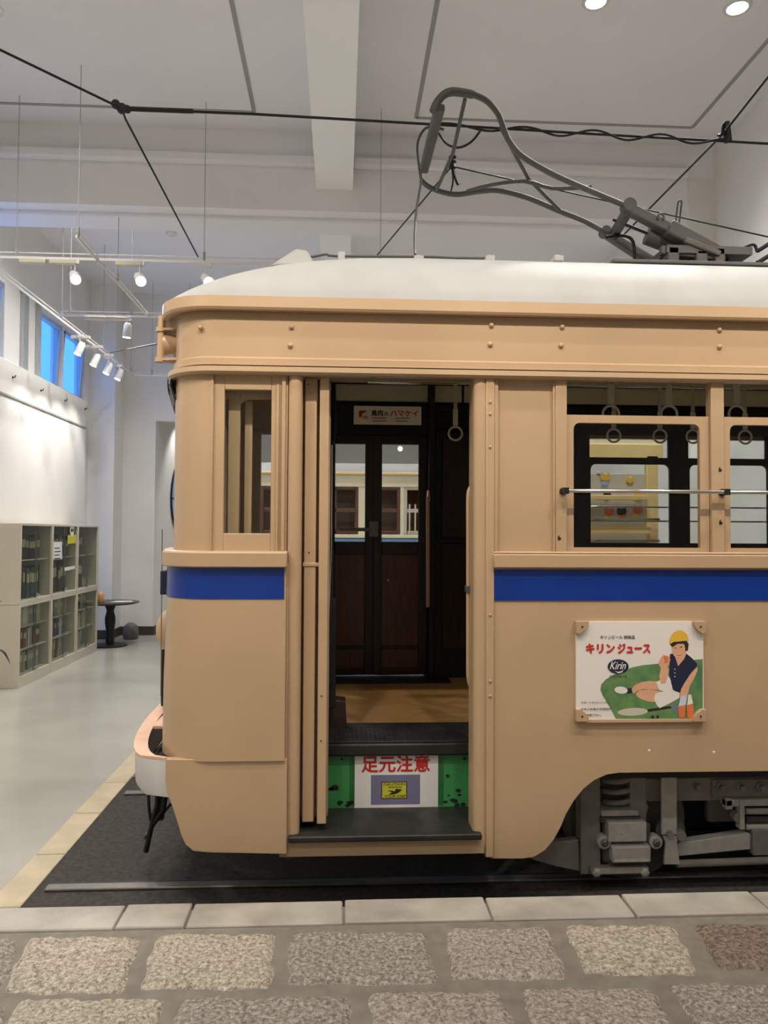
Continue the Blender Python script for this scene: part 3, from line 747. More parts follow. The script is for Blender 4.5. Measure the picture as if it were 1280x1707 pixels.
# --- fittings on the front
yl_ = 4.12
def F(px, py, y): return at(px, py, y)
q0, q1 = F(270, 527, 4.22), F(267, 603, 4.22)
mk = MB().tube([q0, q1], .02, 10)
for py in (550, 600): mk.lathe([(.028, -.012), (.028, .012)], F(268.5 if py < 580 else 267, py, 4.22), 'z', 12)
build('marker_pole', mk, P, tram, smooth=50)
for py in (550, 600):
    a = F(267, py, 4.22); build('pole_bracket', MB().hexa([(a.x, 4.2, a.z - .006), (a.x + .19, 4.16, a.z - .006), (a.x + .19, 4.36, a.z - .006), (a.x, 4.24, a.z - .006)], [(a.x, 4.2, a.z + .006), (a.x + .19, 4.16, a.z + .006), (a.x + .19, 4.36, a.z + .006), (a.x, 4.24, a.z + .006)]), P, tram)
a = F(281, 574, 4.26)
build('marker_lamp', MB().lathe([(.0, -.03), (.045, -.03), (.062, -.02), (.05, .03), (.04, .07), (.03, .1)], a, 'x', 18), P, tram, smooth=40)
build('mirror', MB().lathe([(.0, -.02), (.07, -.012), (.075, 0), (.06, .012), (0, .014)], F(287, 641, 4.4), 'x', 18), M['black'], tram, smooth=40)
a, c = F(275, 970, 4.9), F(270, 970, 4.9)
build('plate_holder', MB().box(F(268, 970, 4.7).x, F(281, 970, 4.7).x, 4.68, 4.9, F(270, 991, 4.7).z, F(270, 951, 4.7).z), M['navy'], tram, bev=.006)
build('holder_hook', MB().tube([F(280, 957, 4.7), F(289, 957, 4.7)], .006, 6).tube([F(280, 985, 4.7), F(289, 985, 4.7)], .006, 6), M['black'], tram)
build('wire_rod', MB().tube([F(270.5, 882, 4.7), F(268, 1160, 4.7)], .003, 6), M['steel'], tram)
a = F(273, 1050, 5.0)
build('headlight', MB().lathe([(.0, -.07), (.06, -.066), (.11, -.04), (.135, .0), (.14, .06), (.13, .1)], (a.x + .03, 5.0, a.z), 'x', 24), P, tram, smooth=50)
build('front_pole', MB().tube([F(272.5, 1082, 5.2), F(272.5, 1180, 5.2)], .018, 8), M['black'], tram, smooth=60)
# bumper: white curved plate with a salmon top
bxl = at(233, 1235, 4.6).x; bA = (-bxl - .875) / .90
def bump(off):
    pts = []
    for k in range(25):
        t = k / 24; y = Y0 + .0 + (Y1 - Y0) * (t * t * (3 - 2 * t) * .55 + t * .45)
        s_ = max(0.0, math.sin(PI * (y - Y0) / (Y1 - Y0)))
        pts.append((-.875 - bA * s_ ** .30 - off, y))
    return pts
zb1 = at(280, 1267, 4.0).z; zb0 = zb1 - .19
def bin_(off): return [(x + off, y) for x, y in bump(0)]
bpz = MB().strip(lambda l: bin_(-l[1]), lambda l: bin_(-l[1] + .02), [(zb0, -.03), (zb0 + .03, -.006), (zb1, 0)])
bu = build('bumper', bpz, M['white'], tram, smooth=40)
tp = MB(); O = bump(.004)
I = [(x + .075 if 0 < k < 24 else x + .03, y) for k, (x, y) in enumerate(O)]
vs = [(x, y, zb1) for x, y in O] + [(x, y, zb1 + .012) for x, y in O] + [(x, y, zb1 + .012) for x, y in I] + [(x, y, zb1) for x, y in I]; n = len(O)
fs = [(a_ * n + k, a_ * n + k + 1, ((a_ + 1) % 4) * n + k + 1, ((a_ + 1) % 4) * n + k) for a_ in range(4) for k in range(n - 1)]
build('bumper_top', tp.add(vs, fs), M['pink'], tram, smooth=30)
for y, w_ in ((4.80, .16), (5.75, .08)): build('bumper_arm', MB().box(bxl + .06, -.85, y - w_, y + w_, zb1 - .002, zb1 + .014), M['pink'], tram)
build('bumper_shelf', MB().box(bxl + .05, -.8, Y0 + .25, Y1 - .25, zb1 - .17, zb1 - .16), M['grey_d'], tram)
# guard frame below the bumper
gb = MB(); G = lambda px, py, y=4.75: at(px, py, y)
gb.tube([G(262, 1305), G(262, 1340), G(255, 1365), G(243, 1420)], .016, 8).tube([G(247, 1316), G(248, 1345), G(251, 1368)], .010, 8).tube([G(245, 1318), G(278, 1318)], .012, 8)
gb.tube([G(278, 1310), G(272, 1350), G(252, 1378)], .016, 8).tube([G(285, 1340), G(262, 1368), G(250, 1384)], .008, 8).tube([G(241, 1398), G(246, 1392), G(243, 1420)], .007, 8)
gb.box(G(258, 1310).x, G(272, 1310).x, 4.75, 4.8, G(258, 1368).z, G(258, 1310).z)
build('life_guard', gb, M['black'], tram, smooth=40)
# ------------------------------------------------------------------ bogie
YG = 4.30
def G2(px, py, y=YG): return at(px, py, y)
def gx(px, y=YG): return at(px, 1370, y).x
def gz(py, y=YG, px=1080): return at(px, py, y).z
bog = thing('tram_bogie', 'grey four-wheel truck with coil spring showing under the cut-away tan skirt', 'bogie', (2.9, YC, 0.0))
Gm, Gd, Gl = M['grey'], M['grey_d'], M['grey_l']
def gbox(name, px0, px1, py0, py1, ya, yb, m=Gm, bev=.006):
    return build(name, MB().box(gx(px0, ya), gx(px1, ya), ya, yb, gz(py1, ya, (px0 + px1) / 2), gz(py0, ya, (px0 + px1) / 2)), m, bog, bev=bev)
gbox('pedestal', 968, 1001, 1270, 1458, YG + .02, YG + .12)
gbox('pedestal', 1050, 1078, 1270, 1385, YG + .02, YG + .12)
build('pedestal_wing', MB().prism([(gx(p), gz(q, YG, p)) for p, q in ((872, 1430), (920, 1410), (965, 1405), (968, 1404), (970, 1458), (930, 1450), (895, 1440))], YG + .04, YG + .10), Gm, bog, bev=.005)
build('pedestal_wing', MB().prism([(gx(p), gz(q, YG, p)) for p, q in ((1060, 1330), (1078, 1330), (1085, 1350), (1080, 1365), (1078, 1372), (1060, 1376))], YG + .03, YG + .1), Gm, bog, bev=.005)
# coil spring
c = G2(1027, 1320, YG + .09); zt, zb = gz(1288, YG), gz(1352, YG); pts = []
for k in range(70):
    t = k / 69; a = 2 * PI * 3.6 * t; pts.append((c.x + .078 * math.cos(a), c.y + .078 * math.sin(a), zb + (zt - zb) * t))
build('coil_spring', MB().tube(pts, .016, 8), Gm, bog, smooth=60)
gbox('spring_seat', 1003, 1065, 1351, 1361, YG - .02, YG + .18, Gl)
gbox('spring_seat', 1001, 1068, 1362, 1372, YG + .0, YG + .18, Gd)
# axle box with its cover plate and two bolted lugs
gbox('axle_box', 1006, 1086, 1372, 1440, YG + .0, YG + .2, Gd, .02)
cv = gbox('axle_box_cover', 1014, 1078, 1371, 1404, YG - .05, YG + .02, Gl, .006)
build('cover_lower', MB().box(gx(1015), gx(1079), YG - .055, YG + .02, gz(1432), gz(1404)), Gl, cv, bev=.012)
build('cover_dots', MB().box(gx(1030), gx(1031), YG - .052, YG - .05, gz(1385), gz(1383)), Gd, cv)
for px in (1005, 1091):
    p = G2(px, 1402, YG - .0)
    build('lug', MB().lathe([(.038, .03), (.038, -.02), (.034, -.024)], p, 'y', 16), Gl, cv, smooth=40)
    build('bolt_head', MB().lathe([(.022, -.018), (.022, -.034), (.012, -.04)], p, 'y', 6), M['steel'], cv)
gbox('axle_box_bottom', 1016, 1076, 1432, 1447, YG + .0, YG + .1, Gd, .015)
t_ = gbox('tie_bar', 985, 1082, 1447, 1459, YG - .03, YG + .03, Gm, .01)
for px in (993, 1073):
    p = G2(px, 1453, YG - .03); build('bolt_head', MB().lathe([(.026, .0), (.026, -.02), (.012, -.026)], p, 'y', 6), Gm, t_)
# side frame beam, its splice plate and bolts
gbox('side_frame', 1076, 1700, 1294, 1332, YG + .06, YG + .14)
sp = gbox('splice_plate', 1188, 1500, 1298, 1328, YG + .04, YG + .06, Gm)
for px in (1163, 1201, 1235, 1268, 1330, 1380):
    p = at(px, 1312, YG + (.05 if px < 1188 else .04))
    build('bolt_head', MB().lathe([(.034, .01), (.034, -.01), (.022, -.014), (.022, -.04), (.012, -.045)] if px > 1180 else [(.022, .01), (.022, -.03), (.01, -.035)], p, 'y', 8), Gm, bog, smooth=30)
gbox('strap_plate', 1103, 1129, 1290, 1392, YG - .02, YG + .0, Gl)
build('strap_plate', MB().prism([(gx(p), gz(q, YG, p)) for p, q in ((1103, 1392), (1129, 1392), (1126, 1402), (1131, 1439), (1104, 1439), (1107, 1402))], YG - .02, YG), Gl, bog, bev=.004)
build('brake_boss', MB().lathe([(.085, .05), (.085, .0), (.07, -.012)], G2(1118, 1384, YG + .03), 'y', 18), Gd, bog, smooth=40)
build('bolt_head', MB().lathe([(.02, .0), (.02, -.03)], G2(1115, 1389, YG - .02), 'y', 6), Gm, bog)
build('brake_boss', MB().lathe([(.03, .06), (.03, -.02)], G2(1133, 1391, YG), 'y', 10), Gm, bog, smooth=40)
bm_ = [(gx(p), gz(q, YG, p)) for p, q in ((1131, 1410), (1250, 1392), (1256, 1394), (1256, 1420), (1131, 1432))]
build('spring_plank', MB().prism(bm_, YG + .03, YG + .1), Gl, bog, bev=.006)
gbox('spring_plank_end', 1255, 1560, 1381, 1424, YG + .01, YG + .12)
build('tie_rod', MB().tube([G2(1128, 1440), G2(1290, 1434), G2(1600, 1434)], .022, 8), Gm, bog, smooth=60)
gbox('hanger_bracket', 1210, 1500, 1331, 1343, YG - .0, YG + .1, Gl)
gbox('hanger_bracket', 1210, 1222, 1331, 1350, YG - .0, YG + .05, Gl); gbox('hanger_bracket', 1234, 1242, 1333, 1384, YG - .01, YG + .05, Gl)
p = G2(1226, 1360, YG + .03); build('bolt_head', MB().lathe([(.028, .02), (.028, -.03), (.015, -.036)], p, 'y', 8), Gm, bog, smooth=40)
gbox('side_frame_block', 1180, 1236, 1330, 1372, YG + .06, YG + .12, Gd, .02)
for i, py in enumerate((1352, 1366, 1378)):
    a = G2(1242, py, YG + .04); b_ = G2(1500, py, YG + .04)
    build('leaf_spring', MB().tube([a, b_], .019, 8), Gl if i != 1 else Gd, bog, smooth=60)
wh = MB().lathe([(.34, .0), (.34, .1), (.36, .1), (.36, .125), (.1, .125), (.1, -.02), (.28, -.02), (.29, .0)], (gx(1047, YG + .12), YG + .13, .35), 'y', 32)
build('wheel', wh, M['grey_d'], bog, smooth=40)
wh = MB().lathe([(.34, .0), (.34, .1), (.36, .1), (.36, .125), (.1, .125), (.1, -.02), (.28, -.02), (.29, .0)], (gx(1047, YG + .12) + 1.75, YG + .13, .35), 'y', 32)
build('wheel', wh, M['grey_d'], bog, smooth=40)
build('axle', MB().tube([(gx(1047, YG + .12), YG + .2, .35), (gx(1047, YG + .12), 6.1, .35)], .06, 12), M['grey_d'], bog, smooth=60)
build('underframe', MB().box(-.4, 6.6, 4.6, 5.9, .56, .70), M['black'], tram)
build('bogie_shade_block', MB().box(1.35, 3.9, 4.75, 5.7, .14, .54), M['black'], bog, bev=.03)  # added black block standing in for the shade behind the truck

# ------------------------------------------------------------------ bow collector on the roof
YN, YF = 4.98, 5.44
bow = build('bow_collector', MB().box(at(1080, 440, YC).x, at(1215, 440, YC).x, 4.9, 5.5, at(1100, 441, YC).z - .03, at(1100, 436, YC).z), M['pant'], tram)
def bt(name, pts, r, m='pant', sm=5, n=8):
    return build(name, MB().tube(smooth_pts(pts, sm) if sm > 1 else pts, r, n), M[m], bow, smooth=60)
def lerpY(px, a=(735, 4.70), b=(1050, 4.99)): return a[1] + (b[1] - a[1]) * (px - a[0]) / (b[0] - a[0])
def near(px, py): return at(px, py, lerpY(px))
def farp(px, py): return at(px, py, lerpY(px, (705, 5.66), (1010, 5.42)))
bt('bow_tube', [near(790, 158), near(812, 169), near(830, 190), near(840, 215), near(849, 236), near(870, 260), near(915, 287), near(965, 310), near(1050, 346)], .019)
bt('bow_tube', [farp(702, 300), farp(716, 312), farp(740, 321), farp(765, 324), farp(800, 319), farp(832, 318), farp(880, 330), farp(935, 353), farp(975, 369), farp(1008, 387)], .020)
bt('bow_tube', [farp(740, 216), farp(722, 212) , farp(707, 216), farp(696, 240), farp(699, 280), farp(702, 300)], .010)
bt('horn', [near(722, 186), near(728, 172), near(740, 158), near(757, 153), near(790, 158)], [.026] * 20 + [.022])
st = [at(722, 183, 4.70), at(738, 180, 4.70), at(736, 220, 4.95), at(713, 280, 5.6), at(699, 282, 5.6), at(703, 245, 5.3)]
a, b_ = at(733, 178, 4.70), at(706, 285, 5.62)
d = (b_ - a).normalized(); sd = d.cross(Vector((0, 0, 1))).normalized(); up = sd.cross(d).normalized()
mbs = MB()
def bar(mb, a, b_, w_, h, ww2=None):
    d = (b_ - a).normalized(); sd = d.cross(Vector((0, 0, 1))).normalized(); up = sd.cross(d).normalized(); w2 = ww2 or w_
    mb.hexa([a - sd * w_ - up * h, a + sd * w_ - up * h, a + sd * w_ + up * h, a - sd * w_ + up * h], [b_ - sd * w2 - up * h, b_ + sd * w2 - up * h, b_ + sd * w2 + up * h, b_ - sd * w2 + up * h])
bar(mbs, a, b_, .034, .022); build('contact_strip', mbs, M['pant'], bow, bev=.012)
bt('cross_brace', [at(775, 165, 4.78), at(755, 255, 5.1), at(728, 316, 5.6)], .013, sm=1)
bt('cross_brace', [near(834, 212), at(880, 297, 5.2), at(935, 353, 5.47)], .013, sm=1)
bt('cross_brace', [farp(780, 318), at(820, 308, 5.3), at(875, 302, 5.2), at(920, 314, 5.1), near(985, 312)], .013, sm=3)
# hinge, arms, spring cylinder, base
build('hinge_lug', MB().lathe([(.045, -.04), (.045, .04)], at(1047, 344, 5.0), 'y', 14), M['pant'], bow, smooth=40)
build('hinge_lug', MB().lathe([(.035, -.04), (.035, .04)], at(1008, 387, 5.42), 'y', 14), M['pant'], bow, smooth=40)
ar = MB(); bar(ar, at(1047, 348, 5.0), at(1120, 386, 5.0), .035, .035, .04); build('lower_arm', ar, M['pant'], bow, bev=.012)
ar = MB(); bar(ar, at(1112, 380, 4.98), at(1195, 424, 4.98), .05, .05, .035); build('lower_arm', ar, M['pant'], bow, bev=.016)
ar = MB(); bar(ar, at(1005, 386, 5.42), at(1085, 437, 5.42), .03, .032, .04); build('lower_arm', ar, M['grey_d'], bow, bev=.012)
ar = MB(); bar(ar, at(1046, 352, 5.0), at(1022, 393, 5.4), .03, .03); build('cross_tube', ar, M['pant'], bow, bev=.01)
bt('spring_rod', [at(1022, 366, 5.2), at(1082, 390, 5.1)], .012, 'black', 1)
c0, c1 = at(1078, 392, 5.1), at(1160, 424, 5.1)
bt('spring_cylinder', [c0, c1], .062, 'pant', 1, 16)
ar = MB(); bar(ar, at(1140, 400, 4.9), at(1200, 424, 4.9), .02, .02); bar(ar, at(1100, 418, 4.95), at(1198, 428, 4.95), .03, .03); build('lower_arm', ar, M['grey_d'], bow, bev=.01)
bz0 = at(1100, 440, 4.95).z
for a0, a1, h in ((1108, 1128, 414), (1155, 1175, 420), (1186, 1204, 416)):
    build('base_lug', MB().box(at(a0, 430, 4.95).x, at(a1, 430, 4.95).x, 4.9, 5.0, bz0, at(a0, h, 4.95).z), M['pant'], bow, bev=.012)
build('base_lug', MB().box(at(1125, 430, 5.3).x, at(1160, 430, 5.3).x, 5.25, 5.35, bz0 - .05, at(1125, 424, 5.3).z), M['silver'], bow, bev=.01)
build('base_board', MB().box(at(1018, 440, 4.85).x, XE - .5, 4.8, 5.6, at(1100, 443, 4.85).z, at(1100, 437, 4.85).z), M['pant'], bow, bev=.006)
bt('hook_wire', [at(1126, 372, 5.3), at(1130, 338, 5.3), at(1133, 335, 5.3), at(1136, 338, 5.3), at(1131, 378, 5.3)], .006, sm=2)
bt('eye_ring', [at(1097, 366, 4.95), at(1098, 358, 4.95), at(1102, 356, 4.95), at(1106, 360, 4.95), at(1106, 366, 4.95)], .007, sm=2)
bt('power_cable', [at(1010, 395, 5.3), at(1040, 393, 5.3), at(1055, 403, 5.3), at(1058, 436, 5.3)], .012, 'cable')
bt('power_cable', [at(1208, 436, 5.0), at(1236, 415, 5.0), at(1256, 408, 5.0), at(1262, 420, 5.0)], .010, 'cable')
for (p, q) in (((1262, 418), (1300, 395)), ((1262, 438), (1300, 415))):
    bt('power_cable', [at(p[0], p[1], 5.0), at(q[0], q[1], 5.0)], .016, 'cable', 1)
# roof small fittings
zr = lambda px, py, y: at(px, py, y)
build('roof_cleat', MB().box(at(563, 431, 4.5).x, at(575, 431, 4.5).x, 4.45, 4.55, at(563, 440, 4.5).z, at(563, 424, 4.5).z), M['silver'], tram, bev=.006)
for px in (697, 815, 928):
    build('roof_cleat', MB().box(at(px - 8, 431, 4.5).x, at(px + 8, 431, 4.5).x, 4.45, 4.55, at(px, 440, 4.5).z, at(px, 430, 4.5).z).box(at(px - 3, 431, 4.5).x, at(px + 4, 431, 4.5).x, 4.48, 4.52, at(px, 432, 4.5).z, at(px, 426, 4.5).z), M['silver'], tram, bev=.006)
build('trolley_cord', MB().tube(smooth_pts([at(505, 425, 4.5), at(520, 428, 4.5), at(545, 424, 4.5), at(560, 427, 4.5), at(700, 428, 4.5), at(760, 430, 4.5), at(815, 430, 4.5)], 3), .007, 6), M['pant'], tram, smooth=60)
vc = at(500, 430, 4.55)
build('roof_ventilator', MB().hexa([(vc.x - .17, 4.45, vc.z - .08), (vc.x + .10, 4.45, vc.z - .08), (vc.x + .10, 4.75, vc.z - .08), (vc.x - .17, 4.75, vc.z - .08)],
      [(vc.x - .02, 4.5, vc.z + .045), (vc.x + .05, 4.5, vc.z + .03), (vc.x + .05, 4.7, vc.z + .03), (vc.x - .02, 4.7, vc.z + .045)]), M['silver'], tram, bev=.02)

# ------------------------------------------------------------------ overhead wires
zW = at(700, 207, YC).z
def wire(pts, r, label, sm=1, name='overhead_wire', m='cable'):
    return tag(build(name, MB().tube(smooth_pts(pts, sm) if sm > 1 else pts, r, 6), M[m], smooth=60), label, 'wire')
knot = at(203, 181, YC)
cw_ = thing('contact_wire', 'thick black contact wire running level above the bow collector', 'wire', knot)
build('conductor', MB().tube([at(214, 182, YC), at(420, 190, YC), at(715, 207, YC), at(1000, 224, YC), at(1290, 240, YC), (8.8, YC, at(1290, 240, YC).z - .03)], .009, 8), M['cable'], cw_, smooth=60)
build('splice_sleeve', MB().tube([at(217, 181.5, YC), at(322, 185.5, YC)], .016, 8), M['cable'], cw_, smooth=60)
kn = MB()
for px, py, s in ((193, 174, .03), (203, 181, .035), (212, 182, .025)):
    kn.lathe([(.0, -.02), (s, -.012), (s, .012), (.0, .02)], at(px, py, YC), 'y', 10)
build('end_shackle', kn, M['black'], cw_, smooth=40)
tw = []
p0, p1 = at(715, 208, YC - .02), at(1205, 236, YC - .02)
for k in range(60):
    t = k / 59; q = p0.lerp(p1, t); tw.append((q.x, q.y + .02 * math.sin(t * 30), q.z + .028 * math.sin(t * 26) * (1 - .5 * t)))
build('wrapped_lead', MB().tube(tw, .008, 6), M['cable'], cw_, smooth=60)
build('loop_lead', MB().tube(smooth_pts([at(731, 222, YC), at(745, 240, YC), at(765, 246, YC), at(786, 236, YC), at(802, 216, YC)], 4), .008, 6), M['cable'], cw_, smooth=60)
d0 = at(0, 83, 4.75) - knot
wire([knot, knot + d0 * ((XL + .01 - knot.x) / d0.x)], .008, 'black stay wire sloping from the shackle up to the windowed wall')
wire([knot, at(209, 198, YC + .05), at(330, 428, 8.35)], .008, 'black stay wire dropping from the shackle to the hanging light track')
# cross span
sA = at(1206, 222, YC)
wire([at(1285, 122, 4.6) + (at(1285, 122, 4.6) - sA) * 2.5, sA, at(880, 352, 7.2), at(998, 440, 8.3)] if False else [sA + (at(1285, 122, 4.6) - sA) * 4, sA, sA + (at(1090, 340, 6.8) - sA) * 1.7], .009, 'black span wire crossing over the contact wire beside the bow base')
hg = thing('wire_hanger', 'black hanger clamp where the span wire holds the contact wire', 'clamp', (sA.x, YC, zW))
build('clamp', MB().tube([at(1211, 204, YC), at(1213, 236, YC)], [.022, .03], 8), M['black'], hg, smooth=60)
build('loop', MB().tube(smooth_pts([at(1211, 204, YC), at(1205, 208, YC), at(1203, 222, YC), at(1196, 226, YC)], 3), .009, 6), M['black'], hg, smooth=60)
nB = at(753, 277, 5.7)
wire([nB, nB + (at(1285, 396, 7.0) - nB) * 1.3], .007, 'thin black wire sloping down past the bow tubes toward the column')
wire([nB, at(628, 426, 7.9)], .007, 'thin black wire slanting down from the bow to behind the roof')
ins = thing('insulator', 'small black insulator with drooping leads under the bow strip', 'insulator', nB)
build('body', MB().lathe([(.0, -.05), (.03, -.045), (.02, -.01), (.032, .0), (.02, .015), (.03, .04), (.0, .05)], at(754, 270, 5.7), 'z', 12), M['black'], ins, smooth=50)
build('lead', MB().tube(smooth_pts([at(755, 277, 5.7), at(757, 290, 5.7), at(761, 302, 5.7), at(764, 308, 5.7)], 3), .012, 6), M['cable'], ins, smooth=60)
build('lead', MB().tube(smooth_pts([at(753, 277, 5.7), at(755, 300, 5.7), at(752, 318, 5.7)], 3), .007, 6), M['cable'], ins, smooth=60)
wire([at(698, 280, 5.5), at(702, 300, 5.4), at(694, 350, 5.0), at(691, 400, 4.7), at(692, 424, 4.52)], .008, 'slack grey pull rope hanging from the bow to the tram roof', 4, 'pull_rope', 'pant')
wire([at(-40, 600, 9.0) if False else atx(183, 588, -3.9), at(262, 573, 4.6)], .006, 'thin dark wire from the wall light track to the marker lamp')

# ------------------------------------------------------------------ hanging straps
def strap(x, y, zc, label, side=False, r=.052):
    s = thing('hanging_strap', label, 'strap', (x, y, 3.16), 'hanging straps inside the tram')
    build('belt', MB().box(x - .014, x + .014, y - .003, y + .003, zc + .16, 3.165), M['strap'], s)
    build('sleeve', MB().box(x - .019, x + .019, y - .008, y + .008, zc + r + .01, zc + .19), M['cream'], s, bev=.003)
    build('ring', MB().tube(ring_pts((x, y, zc), r, 24, 'xz'), .0085, 8, closed=True), M['ring'], s, smooth=60)
zR_ = at(1100, 727, 5.9).z
def sx(px, y): return at(px, 725, y).x
strap(sx(759, 5.9), 5.9, zR_, 'white ring strap hanging in the open doorway')
for px, l in ((1023, 'grey ring strap, first of the lower row behind the front side window'), (1100, 'grey ring strap, middle of the lower row behind the front side window'),
              (1155, 'grey ring strap, last of the lower row, close to the window post'), (1242, 'grey ring strap behind the second side window, lower row')):
    strap(sx(px, 5.9), 5.9, zR_, l)
for px, l in ((1018, 'dim ring strap peeping over the sash top, first of the upper row'), (1115, 'dim ring strap peeping over the sash top, second of the upper row'),
              (1228, 'dim ring strap peeping over the second window sash')):
    strap(at(px, 685, 4.75).x, 4.75, at(px, 690, 4.75).z, l)

# ------------------------------------------------------------------ poster
def PU(u, v, y): return at(940 + u / 4.9231, 1020 + v / 4.925, y)
YPn = 3.984
post = thing('advert_poster', 'white enamel drink advert with a seated woman in yellow cap, fixed under the stripe', 'poster', PU(620, 900, YPn))
a, c = PU(100, 884, YPn), PU(1142, 78, YPn)
build('board', MB().box(a.x, c.x, YPn, Y0 - .001, a.z, c.z), M['pwhite'], post)
build('ledge', MB().box(a.x, c.x + .004, YPn - .004, Y0, PU(600, 908, YPn).z, a.z), M['paint_in'], post, bev=.002)
pc = [0]
def poly(uv, m, name='print', lay=None):
    pc[0] += 1; y = YPn - .0005 - .00006 * pc[0]
    P_ = [PU(u, v, YPn) for u, v in uv]
    mb = MB(); c_ = (sum(p.x for p in P_) / len(P_), sum(p.z for p in P_) / len(P_))
    mb.add([(p.x, y, p.z) for p in P_], [tuple(range(len(P_)))])
    o = build(name, mb, M[m], post, fix=False)
    return y
def ell(cu, cv, ru, rv, n=20, a0=0): return [(cu + ru * math.cos(2 * PI * k / n) * math.cos(a0) - rv * math.sin(2 * PI * k / n) * math.sin(a0), cv + ru * math.cos(2 * PI * k / n) * math.sin(a0) + rv * math.sin(2 * PI * k / n) * math.cos(a0)) for k in range(n)]
def ptext(s, u0, u1, v0, v1, m, bold=0.0, shear=0.0):
    pc[0] += 1; y = YPn - .0005 - .00006 * pc[0]
    p, q = PU(u0, v1, YPn), PU(u1, v0, YPn)
    build('lettering', text_mb(s, p.x, q.x, p.z, q.z, y, bold=bold, shear=shear), M[m], post, fix=False)
poly([(1138, 388), (1080, 392), (1000, 405), (860, 420), (740, 428), (640, 438), (560, 455), (480, 485), (400, 520), (340, 556), (305, 595), (298, 640), (318, 690), (350, 740), (385, 800), (410, 850), (425, 878), (1138, 878)], 'pgreen', 'grass_print')
# racket
poly(ell(565, 820, 125, 32, 20, -.05), 'strap'); poly([(680, 800), (870, 772), (885, 790), (690, 822)], 'hair'); poly([(868, 765), (905, 750), (940, 790), (925, 838), (895, 800)], 'lilac')
# legs, sock, shoe, shorts
poly([(556, 628), (585, 598), (640, 575), (700, 567), (765, 570), (790, 640), (700, 640), (640, 634), (600, 648), (575, 668), (555, 660)], 'skin')
poly([(590, 668), (620, 642), (700, 640), (800, 652), (775, 700), (745, 740), (690, 736), (625, 712), (595, 690)], 'skin')
poly([(512, 632), (552, 622), (562, 664), (518, 672)], 'navy'); poly(ell(468, 642, 54, 29, 18, .1), 'pwhite')
poly([(755, 575), (805, 552), (850, 520), (885, 570), (905, 650), (948, 662), (945, 705), (890, 738), (785, 790), (758, 760), (738, 712), (748, 672), (815, 652), (780, 640)], 'pwhite')
# torso, neck, arms, head
poly([(905, 355), (1000, 330), (1012, 372), (940, 460), (915, 410)], 'skin')
poly([(868, 348), (900, 338), (918, 390), (936, 446), (985, 385), (1004, 342), (1050, 380), (1092, 425), (1090, 450), (1050, 490), (1020, 540), (985, 590), (948, 664), (892, 640), (876, 570), (862, 500)], 'navy')
poly([(1092, 447), (1096, 480), (1070, 540), (1030, 610), (1012, 690), (1000, 760), (955, 752), (948, 690), (962, 630), (990, 580), (1040, 505)], 'skin')
poly([(797, 450), (838, 442), (862, 470), (852, 525), (832, 585), (796, 592), (780, 530)], 'skin')
poly([(772, 420), (790, 385), (812, 352), (850, 360), (872, 388), (858, 440), (838, 468), (800, 470)], 'skin')
poly([(815, 362), (858, 366), (852, 418), (826, 424)], 'porange')
poly([(872, 262), (1005, 240), (1022, 262), (1016, 315), (998, 322), (980, 340)], 'hair')
poly(ell(938, 305, 56, 78, 22, -.12), 'skin')
poly([(868, 268), (900, 246), (1010, 238), (990, 262), (930, 262), (890, 290)], 'hair')
poly([(860, 250), (872, 205), (895, 172), (930, 152), (968, 153), (1002, 176), (1020, 215), (1023, 238), (960, 236), (905, 244), (868, 262)], 'pyel')
for u, v in ((912, 296), (960, 288)): poly(ell(u, v, 10, 4, 10, -.1), 'hair')
poly(ell(945, 352, 20, 7, 12, -.15), 'red'); poly(ell(945, 350, 15, 3, 12, -.15), 'pwhite')
for v in (470, 500, 530): poly(ell(908, v, 5, 5, 8), 'pwhite')
# cups and bottles
poly([(935, 775), (995, 760), (992, 868), (945, 868)], 'porange'); poly([(1005, 770), (1060, 755), (1062, 850), (1050, 880), (1012, 866)], 'porange')
poly([(960, 690), (1005, 680), (998, 762), (936, 776)], 'lightblue'); poly([(1018, 680), (1040, 675), (1058, 752), (1008, 766)], 'pwhite')
poly(ell(726, 862, 14, 12, 10), 'ink'); poly(ell(768, 860, 12, 12, 10), 'ink')
# lettering
ptext('キリンビール 姉妹品', 297, 580, 192, 222, 'ink', .02)
ptext('キリン', 182, 412, 262, 338, 'red', .065); ptext('ジュース', 442, 704, 262, 338, 'red', .065)
poly(ell(443, 448, 86, 59, 32), 'navy')
ptext('Kirin', 374, 498, 408, 470, 'pwhite', .012, .3)
poly([(415, 482), (440, 492), (470, 486), (488, 474), (474, 496), (442, 503)], 'pwhite')
ptext('キリンジュース', 372, 512, 518, 540, 'ink', .03)
ptext('スポーツやピクニックに', 140, 368, 734, 752, 'ink', .02); ptext('日本人好適の天然飲料', 140, 384, 787, 806, 'ink', .02); ptext('ご利用下さい。', 166, 304, 836, 856, 'ink', .02)
for k, (u, v, su, sv) in enumerate(((103, 82, 1, 1), (1142, 82, -1, 1), (103, 886, 1, -1), (1142, 886, -1, -1))):
    y = YPn - .022; w_ = 92
    q = [(u - 12 * su, v - 8 * sv), (u + w_ * su, v - 8 * sv), (u + (w_ - 4) * su, v + 28 * sv), (u + 62 * su, v + 66 * sv), (u + 26 * su, v + 92 * sv), (u - 12 * su, v + 92 * sv)]
    pts = [(PU(a, c, YPn).x, PU(a, c, YPn).z) for a, c in q]
    o = build('corner_clip', MB().prism(pts, y, Y0 - .002), P, post, bev=.002)
    s_ = PU(u + 36 * su, v + 36 * sv, YPn); build('screw_head', MB().lathe([(.005, .001), (.005, -.003)], (s_.x, y, s_.z), 'y', 8), M['ink'], o)

